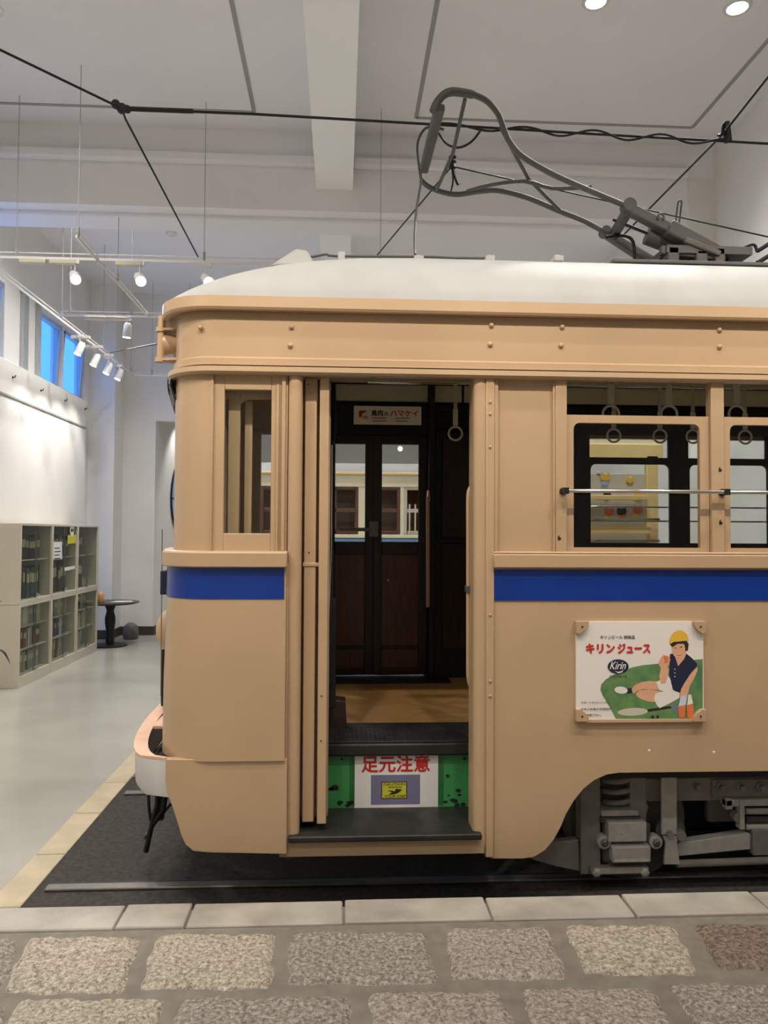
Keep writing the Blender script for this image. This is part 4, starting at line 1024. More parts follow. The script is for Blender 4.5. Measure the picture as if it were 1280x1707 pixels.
# ------------------------------------------------------------------ notice on the riser
def NU(u, v): return at(470 + u / 3.4595, 1150 + v / 3.46, yT)
no = thing('paper_notice', 'white paper notice with red characters taped on the green step riser', 'notice', NU(660, 680))
def npoly(u0, u1, v0, v1, lay, m, name): 
    p, q = NU(u0, v1), NU(u1, v0); y = yT - .002 - .0006 * lay
    return build(name, MB().box(p.x, q.x, y, y + .0005, p.z, q.z), M[m], no)
npoly(388, 932, 370, 672, 0, 'glass_g', 'plastic_sleeve'); npoly(418, 900, 360, 682, 1, 'paper', 'sheet'); npoly(512, 796, 487, 662, 2, 'lilac', 'picture'); npoly(572, 721, 527, 628, 3, 'ink', 'caution_border'); npoly(577, 716, 532, 623, 4, 'sign_yel', 'caution_sign')
def ntext(s, u0, u1, v0, v1, lay, m, bold=0.0):
    p, q = NU(u0, v1), NU(u1, v0); build('lettering', text_mb(s, p.x, q.x, p.z, q.z, yT - .0025 - .0006 * lay, bold=bold), M[m], no, fix=False)
ntext('足元注意', 460, 850, 376, 474, 3, 'red', .03)
ntext('CAUTION', 584, 710, 534, 549, 5, 'ink', .02); ntext('WATCH', 612, 690, 553, 566, 5, 'ink', .02); ntext('YOUR STEP', 590, 712, 604, 619, 5, 'ink', .02)
f_ = lambda u, v: (lambda p: (p.x, yT - .0066, p.z))(NU(u, v))
fg = MB()
for q in ([(608, 575), (648, 582), (672, 570), (692, 572), (668, 592), (640, 600), (612, 600), (636, 590)],): fg.add([f_(u, v) for u, v in q], [tuple(range(len(q)))])
fg.add([f_(u, v) for u, v in ell(660, 574, 7, 6, 10)], [tuple(range(10))])
build('falling_figure', fg, M['ink'], no, fix=False)

# ------------------------------------------------------------------ advert over the far door
YAd = Y1 - .19
def AU(u, v): return at(540 + u / 4.923, 620 + v / 4.925, YAd)
ad = thing('advert_board', 'small cream advert board with red and black characters above the far doors', 'sign', AU(520, 425))
p, q = AU(243, 428), AU(800, 285)
build('board', MB().box(p.x, q.x, YAd, YAd + .03, p.z, q.z), M['sign_board'], ad, bev=.004)
def atext(s, u0, u1, v0, v1, m, bold=.03):
    a_, b2_ = AU(u0, v1), AU(u1, v0); build('lettering', text_mb(s, a_.x, b2_.x, a_.z, b2_.z, YAd - .002, bold=bold), M[m], ad, fix=False)
atext('鳥肉', 388, 482, 314, 362, 'ink'); atext('の', 494, 526, 332, 360, 'ink'); atext('ハマケイ', 545, 772, 318, 364, 'red')
def apoly(uv, m, k=1):
    build('emblem', MB().add([(AU(u, v).x, YAd - .001 - .0006 * k, AU(u, v).z) for u, v in uv], [tuple(range(len(uv)))]), M[m], ad, fix=False)
apoly(ell(340, 374, 24, 14, 14), 'pyel', 1); apoly([(288, 372), (284, 330), (296, 316), (350, 318), (344, 330), (316, 340), (304, 374)], 'red', 2)
for u0, u1, v, m in ((392, 512, 378, 'red'), (584, 700, 380, 'pgreen'), (394, 512, 403, 'red'), (584, 690, 404, 'pgreen')):
    apoly([(u0, v - 3), (u1, v - 3), (u1, v + 4), (u0, v + 4)], m, 1)
# ------------------------------------------------------------------ second tram behind
YS = 12.0
t2 = thing('tram', 'second cream and blue tram seen through the far door panes', 'tram', (1.0, 13.2, 0))
def s2(px, py=905, y=YS): return at(px, py, y)
zb = s2(640, 897).z; zwt = s2(640, 812).z; zlt = s2(640, 792).z; zrt = s2(640, 772).z
XA, XB = -2.4, 3.6
for xw in (-1.2, .3, 1.5, 3.0): build('wheel', MB().lathe([(.1, -.05), (.34, -.05), (.34, .06), (.1, .06)], (xw, YS + .5, .34), 'y', 24), M['grey_d'], t2)
build('underframe', MB().box(XA + .3, XB - .3, YS + .35, YS + 2, .2, .4), M['black'], t2)
build('lower_body', MB().box(XA, XB, YS, YS + 2.3, .35, zb), M['blue'], t2, bev=.03)
build('belt', MB().box(XA, XB, YS - .03, YS + 2.3, zb, s2(640, 891).z), M['cream'], t2, bev=.01)
build('letterboard', MB().box(XA, XB, YS - .01, YS + 2.3, zwt, zlt), M['cream'], t2, bev=.01)
build('gutter', MB().box(XA - .03, XB, YS - .06, YS + 2.36, zlt, zlt + .04), M['yellow'], t2, bev=.01)
pr = []
for k in range(13):
    a_ = PI * k / 12; pr.append((YS + 1.15 - 1.2 * math.cos(a_), zlt + .04 + .22 * math.sin(a_)))
build('roof', MB().hexa([(XA, y, z) for y, z in pr], [(XB, y, z) for y, z in pr]), M['silver'], t2, smooth=40)
x = s2(548).x - .78 * 3
wy = [(s2(p).x, s2(q).x, k) for p, q, k in ((520, 597, 0), (610, 667, 1), (673, 720, 2), (735, 800, 1), (812, 880, 1), (890, 960, 1))]
wy = [(XA + .1, wy[0][0] - .9, 1), (wy[0][0] - .8, wy[0][0] - .1, 1)] + wy
prev = XA
for a_, c, k in wy:
    build('pillar', MB().box(prev, a_, YS, YS + .06, zb, zwt), M['cream'], t2); prev = c
    zl = s2(640, 890).z
    w_ = .05; f2 = MB(); zm = (zl + zwt) / 2
    f2.box(a_, a_ + w_, YS + .01, YS + .05, zl, zwt).box(c - w_, c, YS + .01, YS + .05, zl, zwt)
    for z0, z1 in ((zl, zl + .05), (zm - .03, zm + .03), (zwt - .04, zwt)): f2.box(a_ + w_, c - w_, YS + .01, YS + .05, z0, z1)
    if k == 2:
        for j in range(1, 5): f2.box(a_ + (c - a_) * j / 5 - .012, a_ + (c - a_) * j / 5 + .012, YS - .01, YS + .01, zl, zm + .1)
    if k == 0: f2.box((a_ + c) / 2 - .02, (a_ + c) / 2 + .02, YS + .01, YS + .05, zl, zwt)
    o = build('window_sash', f2, M['wood_red'] if k != 2 else M['cab'], t2, bev=.006)
    build('pane', MB().box(a_, c, YS + .06, YS + .065, zl, zwt), M['glass'], o)
build('pillar', MB().box(prev, XB, YS, YS + .06, zb, zwt), M['cream'], t2)
build('cabin', MB().box(XA + .05, XB - .05, YS + .9, YS + 1.0, zb, zwt + .1), M['wood_red'], t2)

# ------------------------------------------------------------------ yellow display stand between the trams
YK = 7.6
ks_ = thing('display_stand', 'yellow framed display stand with cut-out animal stickers behind the side window', 'stand', (at(1040, 900, YK).x, YK, 0))
K = lambda px, py, y=YK: at(px, py, y)
def kbox(name, p0, p1, q0, q1, ya, yb, m, bev=.004): 
    a_, c = K(p0, q1, ya), K(p1, q0, ya); return build(name, MB().box(a_.x, c.x, ya, yb, a_.z, c.z), M[m], ks_, bev=bev)
kbox('header_board', 970, 1105, 741, 763, YK, YK + .06, 'yellow'); kbox('header_board', 970, 1105, 727, 741, YK + .03, YK + .3, 'cream')
kbox('post', 1080, 1097, 760, 1227, YK, YK + .07, 'yellow'); kbox('post', 962, 974, 760, 1227, YK, YK + .07, 'yellow')
kbox('rail', 974, 1080, 826, 833, YK - .04, YK, 'yellow'); kbox('rail', 974, 1085, 878, 889, YK - .04, YK, 'yellow')
kbox('thin_rail', 974, 1100, 864, 868, YK - .06, YK - .04, 'chrome', .001); kbox('thin_rail', 974, 1100, 900, 903, YK - .06, YK - .04, 'chrome', .001)
kbox('panel', 984, 1078, 790, 910, YK + .03, YK + .05, 'cab'); kbox('back_board', 974, 1100, 905, 1200, YK + .03, YK + .06, 'cab')
def cat(px, py, s, m, ears=True):
    c = K(px, py, YK + .025); r = s
    pts = [(c.x + r * math.cos(a_), c.z + .8 * r * math.sin(a_)) for a_ in [math.radians(v) for v in (20, 0, -40, -90, -140, 180, 160)]]
    pts += [(c.x - .75 * r, c.z + 1.15 * r), (c.x - .3 * r, c.z + .65 * r), (c.x + .3 * r, c.z + .65 * r), (c.x + .75 * r, c.z + 1.15 * r)] if ears else [(c.x - .3 * r, c.z + .8 * r), (c.x + .5 * r, c.z + .8 * r)]
    build('sticker', MB().prism(pts, YK + .02, YK + .03), M[m], ks_)
for px, py, s, m, e in ((1009, 796, .05, 'pyel', 1), (1008, 806, .035, 'lightblue', 0), (1050, 801, .04, 'pyel', 1), (998, 787, .02, 'pwhite', 0), (1064, 826, .05, 'pyel', 0), (1015, 854, .05, 'porange', 1), (1036, 853, .05, 'ink', 1), (1037, 861, .035, 'porange', 0),
                        (1063, 851, .05, 'porange', 1), (1058, 859, .03, 'pyel', 0), (1012, 862, .03, 'pyel', 0), (1012, 826, .04, 'ink', 1)):
    cat(px, py, s, m, e)

# ------------------------------------------------------------------ lamps
def lamp_area(name, loc, power, size, parent, color=WARM):
    l = bpy.data.lights.new(name, 'SPOT'); l.energy = power; l.color = color; l.spot_size = math.radians(136); l.spot_blend = 0.9; l.shadow_soft_size = size / 2
    o = bpy.data.objects.new(name, l); COL.objects.link(o); o.location = Vector(loc) - root_loc(parent); o.parent = parent; return o
def lamp_spot(name, loc, d, power, ang, parent, color=WARM):
    l = bpy.data.lights.new(name, 'SPOT'); l.energy = power; l.color = color; l.spot_size = math.radians(ang); l.spot_blend = 0.7; l.shadow_soft_size = 0.04
    o = bpy.data.objects.new(name, l); COL.objects.link(o); o.parent = parent; o.location = Vector(loc) - root_loc(parent)
    o.rotation_euler = Vector(d).to_track_quat('-Z', 'Y').to_euler(); return o
def downlight(x, y, label, group=None, power=None):
    d = thing('ceiling_downlight', label, 'light', (x, y, ZC), group)
    build('rim', MB().lathe([(.09, -.012), (.12, -.010), (.125, .004), (.09, .004)], (x, y, ZC), 'z', 20, caps=False), M['spot_white'], d, smooth=40)
    build('lens', MB().lathe([(.0, -.008), (.088, -.008), (.088, -.002)], (x, y, ZC), 'z', 20), M['lamp'], d)
    lamp_area('light', (x, y, ZC - .03), power or LAMP_W, .18, d)
v = atz(993, 2, ZC); downlight(v.x, v.y, 'bright round downlight at the very top edge above the bow collector', None, LAMP_W * 1.4)
v = atz(1229, 12, ZC); downlight(v.x, v.y, 'round downlight nearest the top corner over the diagonal span wire')
for x, y in ((-3.3, -3.4), (-.6, -3.4), (3.4, -3.4), (-3.3, -.8), (-1.3, -.8), (1.3, -.8), (3.4, -.8), (-3.3, 2.4), (-1.3, 2.6), (1.6, 2.6), (3.6, 2.6), (6.2, -.8), (6.2, 2.6)):
    k = .52 if y > 1 else .5 if y > -1 else .4
    downlight(x, y, 'added unseen round downlight in the white ceiling on the paved side of the tram', 'added ceiling downlights', LAMP_W * (k if x > -3 else 1.05))  # added lamps out of view, filling the paved side with light
for x, y, k in ((3.0, 5.8, .8), (-3.2, 7.0, 1.2), (-3.0, 10.6, 1.6), (1.5, 10.6, .6), (3.2, 10.6, .5), (-2.4, 11.9, 1.6), (1.5, 13.5, .6), (3.2, 13.5, .5)):
    downlight(x, y, 'added unseen round downlight over the rear part of the hall', 'added ceiling downlights at the rear', LAMP_W * k)  # added lamps kept out of view, brightening the rear hall and stand
for x, y in ((-1.5, 17.5), (2.0, 17.5)):
    d = thing('alcove_downlight', 'small downlight in the alcove ceiling behind the tram', 'light', (x, y, zo + .6), 'alcove downlights')
    build('lens', MB().lathe([(.0, -.01), (.09, -.01), (.09, .002)], (x, y, zo + .6), 'z', 16), M['lamp'], d); lamp_area('light', (x, y, zo + .57), LAMP_W * .7, .15, d)

zT = at(300, 436, 8.4).z
def track(name, p, q, label, rods, boxes=()):
    p, q = Vector(p), Vector(q); t = thing(name, label, 'lighting track', p)
    m_ = MB(); d = (q - p).normalized(); sd = Vector((0, 0, 1)).cross(d).normalized() * .008
    for h0, h1, w_ in ((-.014, .014, 1.0), (.05, .06, .6)):
        m_.hexa([p - sd * w_ + Vector((0, 0, h0)), p + sd * w_ + Vector((0, 0, h0)), q + sd * w_ + Vector((0, 0, h0)), q - sd * w_ + Vector((0, 0, h0))],
                [p - sd * w_ + Vector((0, 0, h1)), p + sd * w_ + Vector((0, 0, h1)), q + sd * w_ + Vector((0, 0, h1)), q - sd * w_ + Vector((0, 0, h1))])
    build('channel', m_, M['spot_white'], t)
    for r in rods:
        c = p.lerp(q, r); build('rod', MB().tube([c, (c.x, c.y, zt0 - .055 if YB < c.y < YB + .73 else ZC - .001)], .004, 6).lathe([(.014, 0), (.014, .09)], (c.x, c.y, zT + .02), 'z', 8), M['joint'], t)
    for r in boxes:
        c = p.lerp(q, r); build('feed_box', MB().box(c.x - .14, c.x + .14, c.y - .03, c.y + .03, c.z - .06, c.z - .015), M['cab'], t, bev=.006)
    return t
def xr_(px, y): return at(px, 450, y).x
TX0, TX1 = XL + .25, xr_(660, 8.4)
track('lighting_track', (TX0, 8.4, zT), (TX1, 8.4, zT), 'white lighting track hung on thin rods in front of the tram roof', [(xr_(p, 8.4) - TX0) / (TX1 - TX0) for p in (27, 340, 634)], [(xr_(p, 8.4) - TX0) / (TX1 - TX0) for p in (55, 105, 215)])
y2 = 10.6; T20, T21 = XL + .9, xr_(420, y2)
track('lighting_track.001', (T20, y2, zT), (T21, y2, zT), 'second white lighting track farther back, level with the high windows', [(xr_(p, y2) - T20) / (T21 - T20) for p in (118, 220)], [(xr_(p, y2) - T20) / (T21 - T20) for p in (160, 195)])
track('lighting_track.002', (-3.9, 4.8, zT), (-3.9, 14.6, zT), 'long lighting track running along the windowed wall', (.02, .2, .62, .81, .98), (.7, .76, .82))
track('lighting_track.003', (-2.65, 7.75, zT), (-2.65, 10.6, zT), 'short cross track joining the two crosswise lighting tracks', (0.02, .5), ())
track('lighting_track.004', (-3.9, 14.6, zT), (-.5, 14.6, zT), 'farthest white lighting track close to the back wall', (.1, .3), ())
def spot(p, d, label, power, ang=60, glow=True, group=None, color=WARM):
    p = Vector(p); d = Vector(d).normalized(); s = thing('track_spotlight', label, 'spotlight', (p.x, p.y, zT), group)
    build('adapter', MB().box(p.x - .05, p.x + .05, p.y - .02, p.y + .02, zT - .055, zT - .015).tube([(p.x, p.y, zT - .05), (p.x, p.y, p.z + .06)], .009, 6), M['spot_white'], s)
    a_, c = p - d * .08, p + d * .08
    build('head', MB().tube([a_ - d * .03, a_, c, c + d * .005], [.035, .052, .058, .058], 14), M['spot_white'], s, smooth=40)
    build('lens', MB().tube([c + d * .006, c + d * .010], .05, 14), M['lamp'], s)
    if power: lamp_spot('light', c + d * .03, d, power, ang, s, color)
for px, py, l in ((125, 462, 'brightest track spotlight, hanging beneath the front track near the windows'), (233, 465, 'glaring track spotlight, second along the front track'), (345, 466, 'glaring track spotlight just touching the tram roof edge')):
    p = at(px, py, 8.4); spot(p, (.35, -.75, -.56), l, SPOT_W * 1.2, 70)
p = at(212, 552, y2); spot(p, (-.1, .1, -1), 'small unlit-looking spotlight under the second lighting track', 0)
for px, py, l in ((133, 582, 'white spotlight on the wall track, nearest the window panes'), (159, 601, 'white spotlight on the wall track, second after the window panes'), (180, 615, 'white spotlight on the wall track, third after the window panes'), (199, 625, 'white spotlight at the far end of the wall track')):
    p = atx(px, py, -3.88); spot(p, (-.35, -.15, -.92), l, SPOT_W * .55, 75)
for y in (5.2, 6.0, 6.8):
    p = Vector((-3.88, y, zT - .2)); spot(p, (-.35, .05, -.92), 'added out-of-view spotlight washing the board from the nearer wall track', SPOT_W * 1.0, 90, group='added nearer wall track spotlights')  # added spots kept out of view, put in to warm the board
# the track over the cobbles whose spots light the tram side
track('lighting_track.005', (-2.4, 2.2, zT), (6.4, 2.2, zT), 'lighting track over the cobbles with spotlights facing the tram side', (.03, .33, .66, .97), ())
for k in range(6):
    x = -1.9 + 1.4 * k
    spot((x, 2.2, zT - .2), (0, 1.75, -1.7), 'spotlight on the track over the cobbles, aimed at the tram side', 122.0, 88, group='spotlights facing the tram side', color=(1.0, 0.90, 0.77))
# alcove wall washer
d = thing('wall_washer', 'small spotlight washing the oblique alcove wall', 'spotlight', (xr + .75, 16.6, zo + .6))
build('head', MB().tube([(xr + .75, 16.6, zo + .6), (xr + .70, 16.6, zo + .45)], .05, 12), M['spot_white'], d)
lamp_spot('light', (xr + .7, 16.6, zo + .42), (-.42, 0, -1), SPOT_W * .8, 70, d)
d = thing('smoke_detector', 'round white smoke detector on the rear ceiling', 'detector', (at(286, 388, 12).x, 12.2, ZC))
v = atz(286, 388, ZC); 
build('body', MB().lathe([(.0, -.05), (.05, -.05), (.08, -.03), (.085, 0)], (v.x, v.y if v.y < 15 else 12.2, ZC), 'z', 18), M['spot_white'], d, smooth=40)

# ------------------------------------------------------------------ cabinets along the wall board
XF = -4.09; XBk = -4.58
ys = [atx(p, 876, XF).y for p in (35.5, 88.7, 130.7, 165)]
HZ = [(0.0, 1.058), (1.062, 2.11)]
C = M['cab']
blabel = [['upper glass-fronted cabinet nearest the camera, dark files on its shelf', 'upper glass-fronted cabinet in the middle bay with paper taped to its glass', 'upper glass-fronted cabinet in the farthest bay next to the table'],
          ['lower glass-fronted cabinet nearest the camera, rows of files inside', 'lower glass-fronted cabinet in the middle bay', 'lower glass-fronted cabinet in the farthest bay beside the table']]
for bi in range(3):
    y0, y1 = ys[bi] + .004, ys[bi + 1] - .004
    for ti, (z0, z1) in enumerate(HZ):
        up = ti == 1
        cb = thing('glass_cabinet', blabel[0 if up else 1][bi], 'cabinet', ((XF + XBk) / 2, (y0 + y1) / 2, z0), 'glass-fronted cabinets')
        m_ = MB(); t = .03; zb0 = z0 + (.14 if not up else .05)
        m_.box(XBk, XF, y0, y0 + t, z0, z1).box(XBk, XF, y1 - t, y1, z0, z1).box(XBk, XF, y0 + t, y1 - t, z1 - t, z1).box(XBk, XF, y0 + t, y1 - t, z0, zb0).box(XBk, XBk + .02, y0 + t, y1 - t, zb0, z1 - t)
        build('case', m_, C, cb, bev=.004)
        shelves = [z0 + .57] if up else [z0 + .46, z0 + .76]
        for zz in shelves: build('shelf', MB().box(XBk + .02, XF - .06, y0 + t, y1 - t, zz - .015, zz), C, cb)
        ym = (y0 + y1) / 2
        for k, (ya, yb, xo_) in enumerate(((y0 + t, ym + .02, .012), (ym - .02, y1 - t, .024))):
            dr = build('glass_door', MB().box(XF - xo_ - .004, XF - xo_, ya, yb, zb0, z1 - t), M['glass_g'], cb)
            build('door_edge', MB().box(XF - xo_ - .005, XF - xo_ + .001, (yb - .006) if k == 0 else ya, yb if k == 0 else ya + .006, zb0, z1 - t), M['grey_d'], dr)
        build('lock', MB().lathe([(.018, 0), (.018, .04), (.012, .045)], (XF - .01, ym, zb0 + .03), 'x', 10).box(XF - .01, XF + .005, ym - .04, ym + .04, zb0 + .045, zb0 + .06), M['chrome'], cb)
# files in the cabinets
FC = {k: mat('file_' + k, c, .6) for k, c in dict(dark=(52, 54, 56), black=(34, 34, 36), green=(58, 84, 76), maroon=(110, 54, 56), red=(140, 70, 66), cream=(214, 200, 160), white=(224, 220, 212), grey=(150, 150, 150), blue=(70, 90, 130), tan=(184, 160, 116)).items()}
rnd = random.Random(11)
names = {'dark': 'dark grey', 'black': 'black', 'green': 'dull green', 'maroon': 'maroon', 'red': 'brick red', 'cream': 'cream', 'white': 'white', 'grey': 'grey', 'blue': 'slate blue', 'tan': 'tan'}
def files(bi, zz, hh, seq, place, f0=.03, f1=1.0, lean=0):
    y0, y1 = ys[bi] + .04, ys[bi + 1] - .04
    y = y0 + (y1 - y0) * f0; ordn = 0
    ordw = ['first', 'second', 'third', 'fourth', 'fifth', 'sixth', 'seventh', 'eighth', 'ninth', 'tenth', 'eleventh', 'twelfth']
    for c, th in seq * 3:
        if ordn >= 12: break
        if y + th > y0 + (y1 - y0) * f1: break
        h = hh * rnd.uniform(.86, 1.0); x0, x1 = XBk + .03, XF - .10 - rnd.uniform(0, .03)
        f = thing('file_box', '%s %s file, %s along %s' % (names[c], 'thin' if th < .05 else 'wide', ordw[ordn], place), 'file', ((x0 + x1) / 2, y + th / 2, zz), 'files in the glass cabinets')
        ordn += 1
        b0 = [(x0, y, zz + .001), (x1, y, zz + .001), (x1, y + th, zz + .001), (x0, y + th, zz + .001)]
        build('cover', MB().hexa(b0, [(a_, c_ + lean, zz + h) for a_, c_, _ in b0]), FC[c], f, bev=.004)
        if th > .05 and c not in ('white', 'cream'):
            build('spine_label', MB().hexa([(x1 + .0005, y + .012 + lean * .5, zz + h * .5), (x1 + .0015, y + .012 + lean * .5, zz + h * .5), (x1 + .0015, y + th - .012 + lean * .5, zz + h * .5), (x1 + .0005, y + th - .012 + lean * .5, zz + h * .5)],
                  [(x1 + .0005, y + .012 + lean * .8, zz + h * .8), (x1 + .0015, y + .012 + lean * .8, zz + h * .8), (x1 + .0015, y + th - .012 + lean * .8, zz + h * .8), (x1 + .0005, y + th - .012 + lean * .8, zz + h * .8)]), FC['cream'], f)
        y += th + .004
files(0, 1.63, .34, [('black', .22), ('dark', .16), ('black', .10)], 'the top shelf of the nearest upper cabinet', .02, .93)
files(0, 1.11, .46, [('black', .08), ('black', .08), ('dark', .05), ('black', .08), ('dark', .08), ('green', .10), ('black', .06), ('green', .12)], 'the bottom of the nearest upper cabinet', .02, .95)
files(1, 1.63, .34, [('green', .2), ('green', .16), ('dark', .14)], 'the top shelf of the middle upper cabinet', .02, .95)
files(1, 1.11, .46, [('black', .10), ('dark', .12), ('black', .12), ('dark', .1)], 'the bottom of the middle upper cabinet', .02, .93)
files(2, 1.63, .36, [('blue', .12), ('dark', .14), ('blue', .1)], 'the top shelf of the farthest upper cabinet', .03, .6)
files(2, 1.11, .46, [('tan', .1), ('dark', .1), ('black', .1), ('dark', .1)], 'the bottom of the farthest upper cabinet', .1, .62)
files(0, .76, .27, [('cream', .14), ('tan', .04), ('cream', .13), ('white', .12), ('cream', .1), ('grey', .14), ('grey', .1)], 'the top shelf of the nearest lower cabinet', .02, .96)
files(0, .46, .27, [('maroon', .13), ('red', .12), ('maroon', .06), ('red', .1), ('white', .05), ('blue', .03), ('white', .05), ('grey', .04), ('white', .05), ('red', .03), ('white', .04)], 'the middle shelf of the nearest lower cabinet', .02, .96)
files(0, .14, .29, [('grey', .1), ('cream', .08), ('grey', .12), ('tan', .06), ('dark', .12), ('grey', .1), ('grey', .12)], 'the bottom of the nearest lower cabinet', .05, .9)
files(1, .76, .27, [('cream', .12), ('tan', .08), ('cream', .13), ('grey', .12), ('cream', .12), ('tan', .08)], 'the top shelf of the middle lower cabinet', .02, .9)
files(1, .46, .27, [('white', .05), ('maroon', .05), ('blue', .07), ('white', .08), ('grey', .07), ('dark', .06)], 'the middle shelf of the middle lower cabinet', .02, .93)
files(1, .14, .29, [('tan', .07), ('maroon', .05), ('red', .05), ('cream', .06), ('grey', .06)], 'the bottom of the middle lower cabinet', .04, .7, .05)
files(2, .76, .27, [('tan', .12), ('cream', .12), ('dark', .12), ('green', .1), ('cream', .1)], 'the top shelf of the farthest lower cabinet', .02, .8)
files(2, .46, .27, [('cream', .1), ('tan', .1), ('cream', .08)], 'the middle shelf of the farthest lower cabinet', .02, .93)
files(2, .14, .29, [('white', .03), ('grey', .03), ('cream', .04), ('white', .03)], 'the bottom of the farthest lower cabinet', .05, .6, .06)
# papers on the glass
def gpaper(name, label, pts, m='paper', lines=()):
    q = [atx(px, py, XF + .002) for px, py in pts]
    mb = MB().hexa([(XF - .010, p.y, p.z) for p in q], [(XF - .008, p.y, p.z) for p in q]); o = build(name, mb, M[m]); tag(o, label, 'paper')
    return q
q = gpaper('paper_notice', 'white typed notice taped to the middle upper cabinet glass', ((90, 903.5), (104.5, 903), (104.5, 932), (90, 933)))
y0_, y1_ = min(p.y for p in q), max(p.y for p in q); z1_ = max(p.z for p in q)
ln = MB()
for k in range(4): ln.box(XF - .008, XF - .0075, y0_ + .05, y1_ - (.06 if k % 2 else .1), z1_ - .1 - k * .05, z1_ - .085 - k * .05)
build('print_line', ln, M['ink'], [o for o in bpy.data.objects if o.name.startswith('paper_notice')][-1])
gpaper('paper_strip', 'small white strip low on the middle upper cabinet glass', ((109, 946), (126, 943), (126, 948), (109, 952)))
gpaper('paper_notice', 'yellow printed sheet behind the middle upper cabinet glass', ((114, 892), (128, 891), (128, 905), (114, 907)), 'sign_yel')
q = atx(121, 884, XF)
r_ = tag(build('badge_sticker', MB().lathe([(.09, -.012), (.09, -.006)], q, 'x', 20).lathe([(.03, -.006), (.03, -.004)], (q.x, q.y - .035, q.z), 'x', 10, 1).lathe([(.03, -.006), (.03, -.004)], (q.x, q.y + .035, q.z), 'x', 10, 1), [M['paper'], M['ink']]), 'round white sticker with two dark dots at the top of the cabinet glass', 'sticker')
q = atx(138, 945, XF - .15)
tag(build('paper_stand', MB().hexa([(XF - .2, q.y - .12, 1.115), (XF - .2, q.y + .12, 1.115), (XF - .1, q.y + .12, 1.115), (XF - .1, q.y - .12, 1.115)], [(XF - .17, q.y - .04, 1.3), (XF - .17, q.y - .02, 1.3), (XF - .16, q.y - .02, 1.3), (XF - .16, q.y - .04, 1.3)]), FC['tan'], bev=.002), 'tan tent card standing in the farthest upper cabinet', 'card')
# potted plant beyond the frame edge: only leaf tips reach in
lf = thing('potted_plant', 'dark plant leaf tips reaching in beside the cabinet end', 'plant', (-4.45, 9.3, 0))
def leaf_(pts, w_): 
    P_ = smooth_pts(pts, 4); vs = []; n = len(P_)
    for i, p in enumerate(P_):
        ww = w_ * math.sin(PI * min(.98, (i + .6) / n)) ; vs += [(p.x, p.y - ww, p.z), (p.x, p.y, p.z + .008), (p.x, p.y + ww, p.z)]
    fs = []
    for i in range(n - 1):
        for k in (0, 1): fs.append((3 * i + k, 3 * i + k + 1, 3 * i + k + 4, 3 * i + k + 3))
    build('leaf', MB().add(vs, fs), M['pgreen_d'], lf, smooth=60)
M['pgreen_d'] = mat('dark_leaf', (40, 46, 36), .5)
Lp = lambda px, py: at(px, py, 9.3)
leaf_([(-4.45, 9.3, .55), Lp(-22, 1090), Lp(-5, 1083), Lp(6, 1087), Lp(12, 1096), Lp(17, 1107)], .035)
leaf_([(-4.45, 9.3, .55), Lp(-30, 1060), Lp(-15, 1012), Lp(-4, 1004), Lp(3, 1003)], .02)
build('stem', MB().tube([(-4.45, 9.3, .3), (-4.45, 9.3, .6)], .02, 8), M['pgreen_d'], lf)
build('pot', MB().lathe([(.12, 0), (.16, .3), (.17, .32), (.14, .32)], (-4.45, 9.3, 0), 'z', 18), M['dark_wood'], lf, smooth=40)

# ------------------------------------------------------------------ small round table by the back wall
ty = 13.86; tx = at(183, 1075, ty).x; zt_ = at(180, 1003, ty).z
tb = thing('round_table', 'dark round pedestal table beside the glass cabinets', 'table', (tx, ty, 0))
build('tabletop', MB().lathe([(.0, -.035), (.44, -.035), (.485, -.02), (.49, -.006), (.48, 0), (.0, .0)], (tx, ty, zt_), 'z', 40), M['dark_wood'], tb, smooth=40)
build('pedestal', MB().lathe([(.07, .03), (.075, .1), (.065, .25), (.09, .42), (.09, .5), (.06, .62), (.09, .7), (.09, zt_ - .035)], (tx, ty, 0), 'z', 20), M['black'], tb, smooth=50)
build('base', MB().lathe([(.30, 0), (.30, .02), (.26, .035), (.07, .05)], (tx, ty, 0), 'z', 32), M['black'], tb, smooth=40)
bt_ = at(168, 1000, ty - .1); 
sb = thing('soap_dispenser', 'clear pump bottle of amber sanitizer on the round table', 'bottle', (bt_.x, ty - .1, zt_))
build('bottle', MB().lathe([(.05, 0), (.055, .01), (.055, .13), (.04, .16), (.018, .18)], (bt_.x, ty - .1, zt_), 'z', 18), M['amber'], sb, smooth=40)
build('pump', MB().lathe([(.018, .18), (.018, .2), (.006, .205), (.006, .24)], (bt_.x, ty - .1, zt_), 'z', 12).box(bt_.x - .01, bt_.x + .06, ty - .108, ty - .092, zt_ + .24, zt_ + .25), M['pwhite'], sb)
pp = at(205, 999, ty)
tag(build('paper_sheet', MB().hexa([(pp.x - .2, ty - .12, zt_ + .0005), (pp.x + .17, ty - .06, zt_ + .0005), (pp.x + .13, ty + .16, zt_ + .0005), (pp.x - .15, ty + .15, zt_ + .0005)], [(pp.x - .2, ty - .12, zt_ + .003), (pp.x + .17, ty - .06, zt_ + .003), (pp.x + .13, ty + .16, zt_ + .003), (pp.x - .15, ty + .15, zt_ + .003)]), M['paper']), 'white sheet of paper lying on the round table', 'paper')
tag(build('floor_bag', MB().lathe([(.0, 0), (.13, .01), (.15, .1), (.13, .24), (.05, .3), (.0, .3)], (tx + .12, ty + .9, 0), 'z', 16), M['grey_d'], smooth=60), 'dark rounded bag on the floor behind the round table', 'bag')
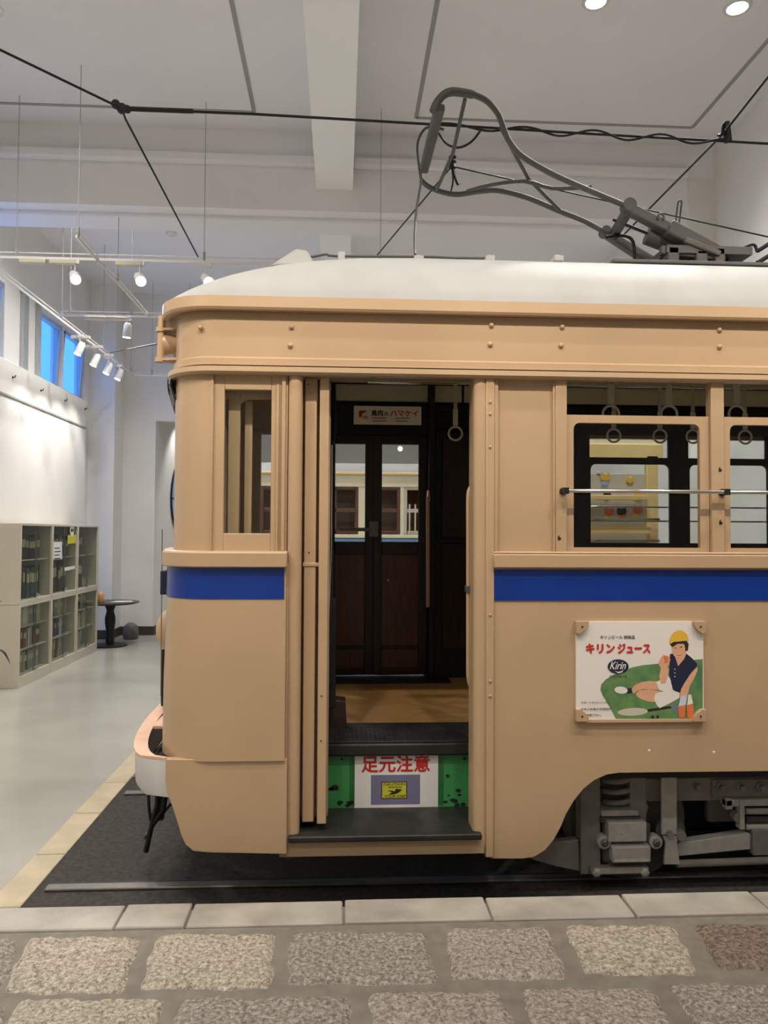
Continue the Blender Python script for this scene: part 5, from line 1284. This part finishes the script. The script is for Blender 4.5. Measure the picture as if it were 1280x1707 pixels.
# round blue picture on the oblique alcove wall
yc = 17.2; xc = xr + .45 * (yc - YP - .25) / (19.6 - YP - .25); dv = Vector((.45, 19.6 - YP - .25, 0)).normalized(); nv = Vector((dv.y, -dv.x, 0))
zc_ = at(300, 832, yc).z
rp = thing('round_picture', 'large round pale blue picture with dark rim, beyond the tram front', 'picture', (xc, yc, zc_))
def disc(r, o0, o1, n=40):
    c = Vector((xc, yc, zc_)); ringp = [c + dv * r * math.cos(2 * PI * k / n) + Vector((0, 0, 1)) * r * math.sin(2 * PI * k / n) for k in range(n)]
    return MB().hexa([p + nv * o0 for p in ringp], [p + nv * o1 for p in ringp])
build('rim', disc(.92, .005, .035), M['navy'], rp); build('picture_face', disc(.885, .035, .04), M['lightblue'], rp)
build('divider', MB().tube([Vector((xc, yc, zc_ - .02)) + dv * -.9 + nv * .045, Vector((xc, yc, zc_ - .02)) + dv * .9 + nv * .045], .012, 6), M['navy'], rp)
M['t2blue'] = mat('second_tram_blue', (120, 160, 205), .4)
[o for o in t2.children if o.name.startswith('lower_body')][0].data.materials[0] = M['t2blue']
v = at(667, 748, 14.6)
d = thing('pendant_lamp', 'small bright lamp beyond the second tram, seen in the door pane', 'light', (v.x, 14.6, ZC))
build('cord', MB().tube([(v.x, 14.6, v.z + .06), (v.x, 14.6, ZC)], .005, 6), M['spot_white'], d)
build('bulb', MB().lathe([(.0, -.045), (.032, -.03), (.045, 0), (.032, .03), (.0, .045)], (v.x, 14.6, v.z), 'z', 14), M['lamp'], d, smooth=60)
# small picture hooks on the upper edge of the wall board
for px, py, l in ((21, 629, 'tiny black picture hook on the wall board, nearest the frame edge'), (68, 651, 'tiny black picture hook on the wall board under the first blue pane'),
               (108, 668, 'tiny black picture hook on the wall board under the second blue pane'), (143, 683, 'tiny black picture hook at the board end above the slot window')):
    v = atx(px, py, XL + .13)
    if px == 143: v = Vector((XL + .13, sl0 - .12, v.z))
    tag(build('picture_hook', MB().tube([(v.x - .001, v.y, v.z), (v.x + .035, v.y, v.z + .004), (v.x + .04, v.y, v.z + .03)], .008, 6).lathe([(.02, 0), (.02, .006)], (v.x, v.y, v.z), 'x', 8), M['black']), l, 'hook', 'picture hooks on the wall board')
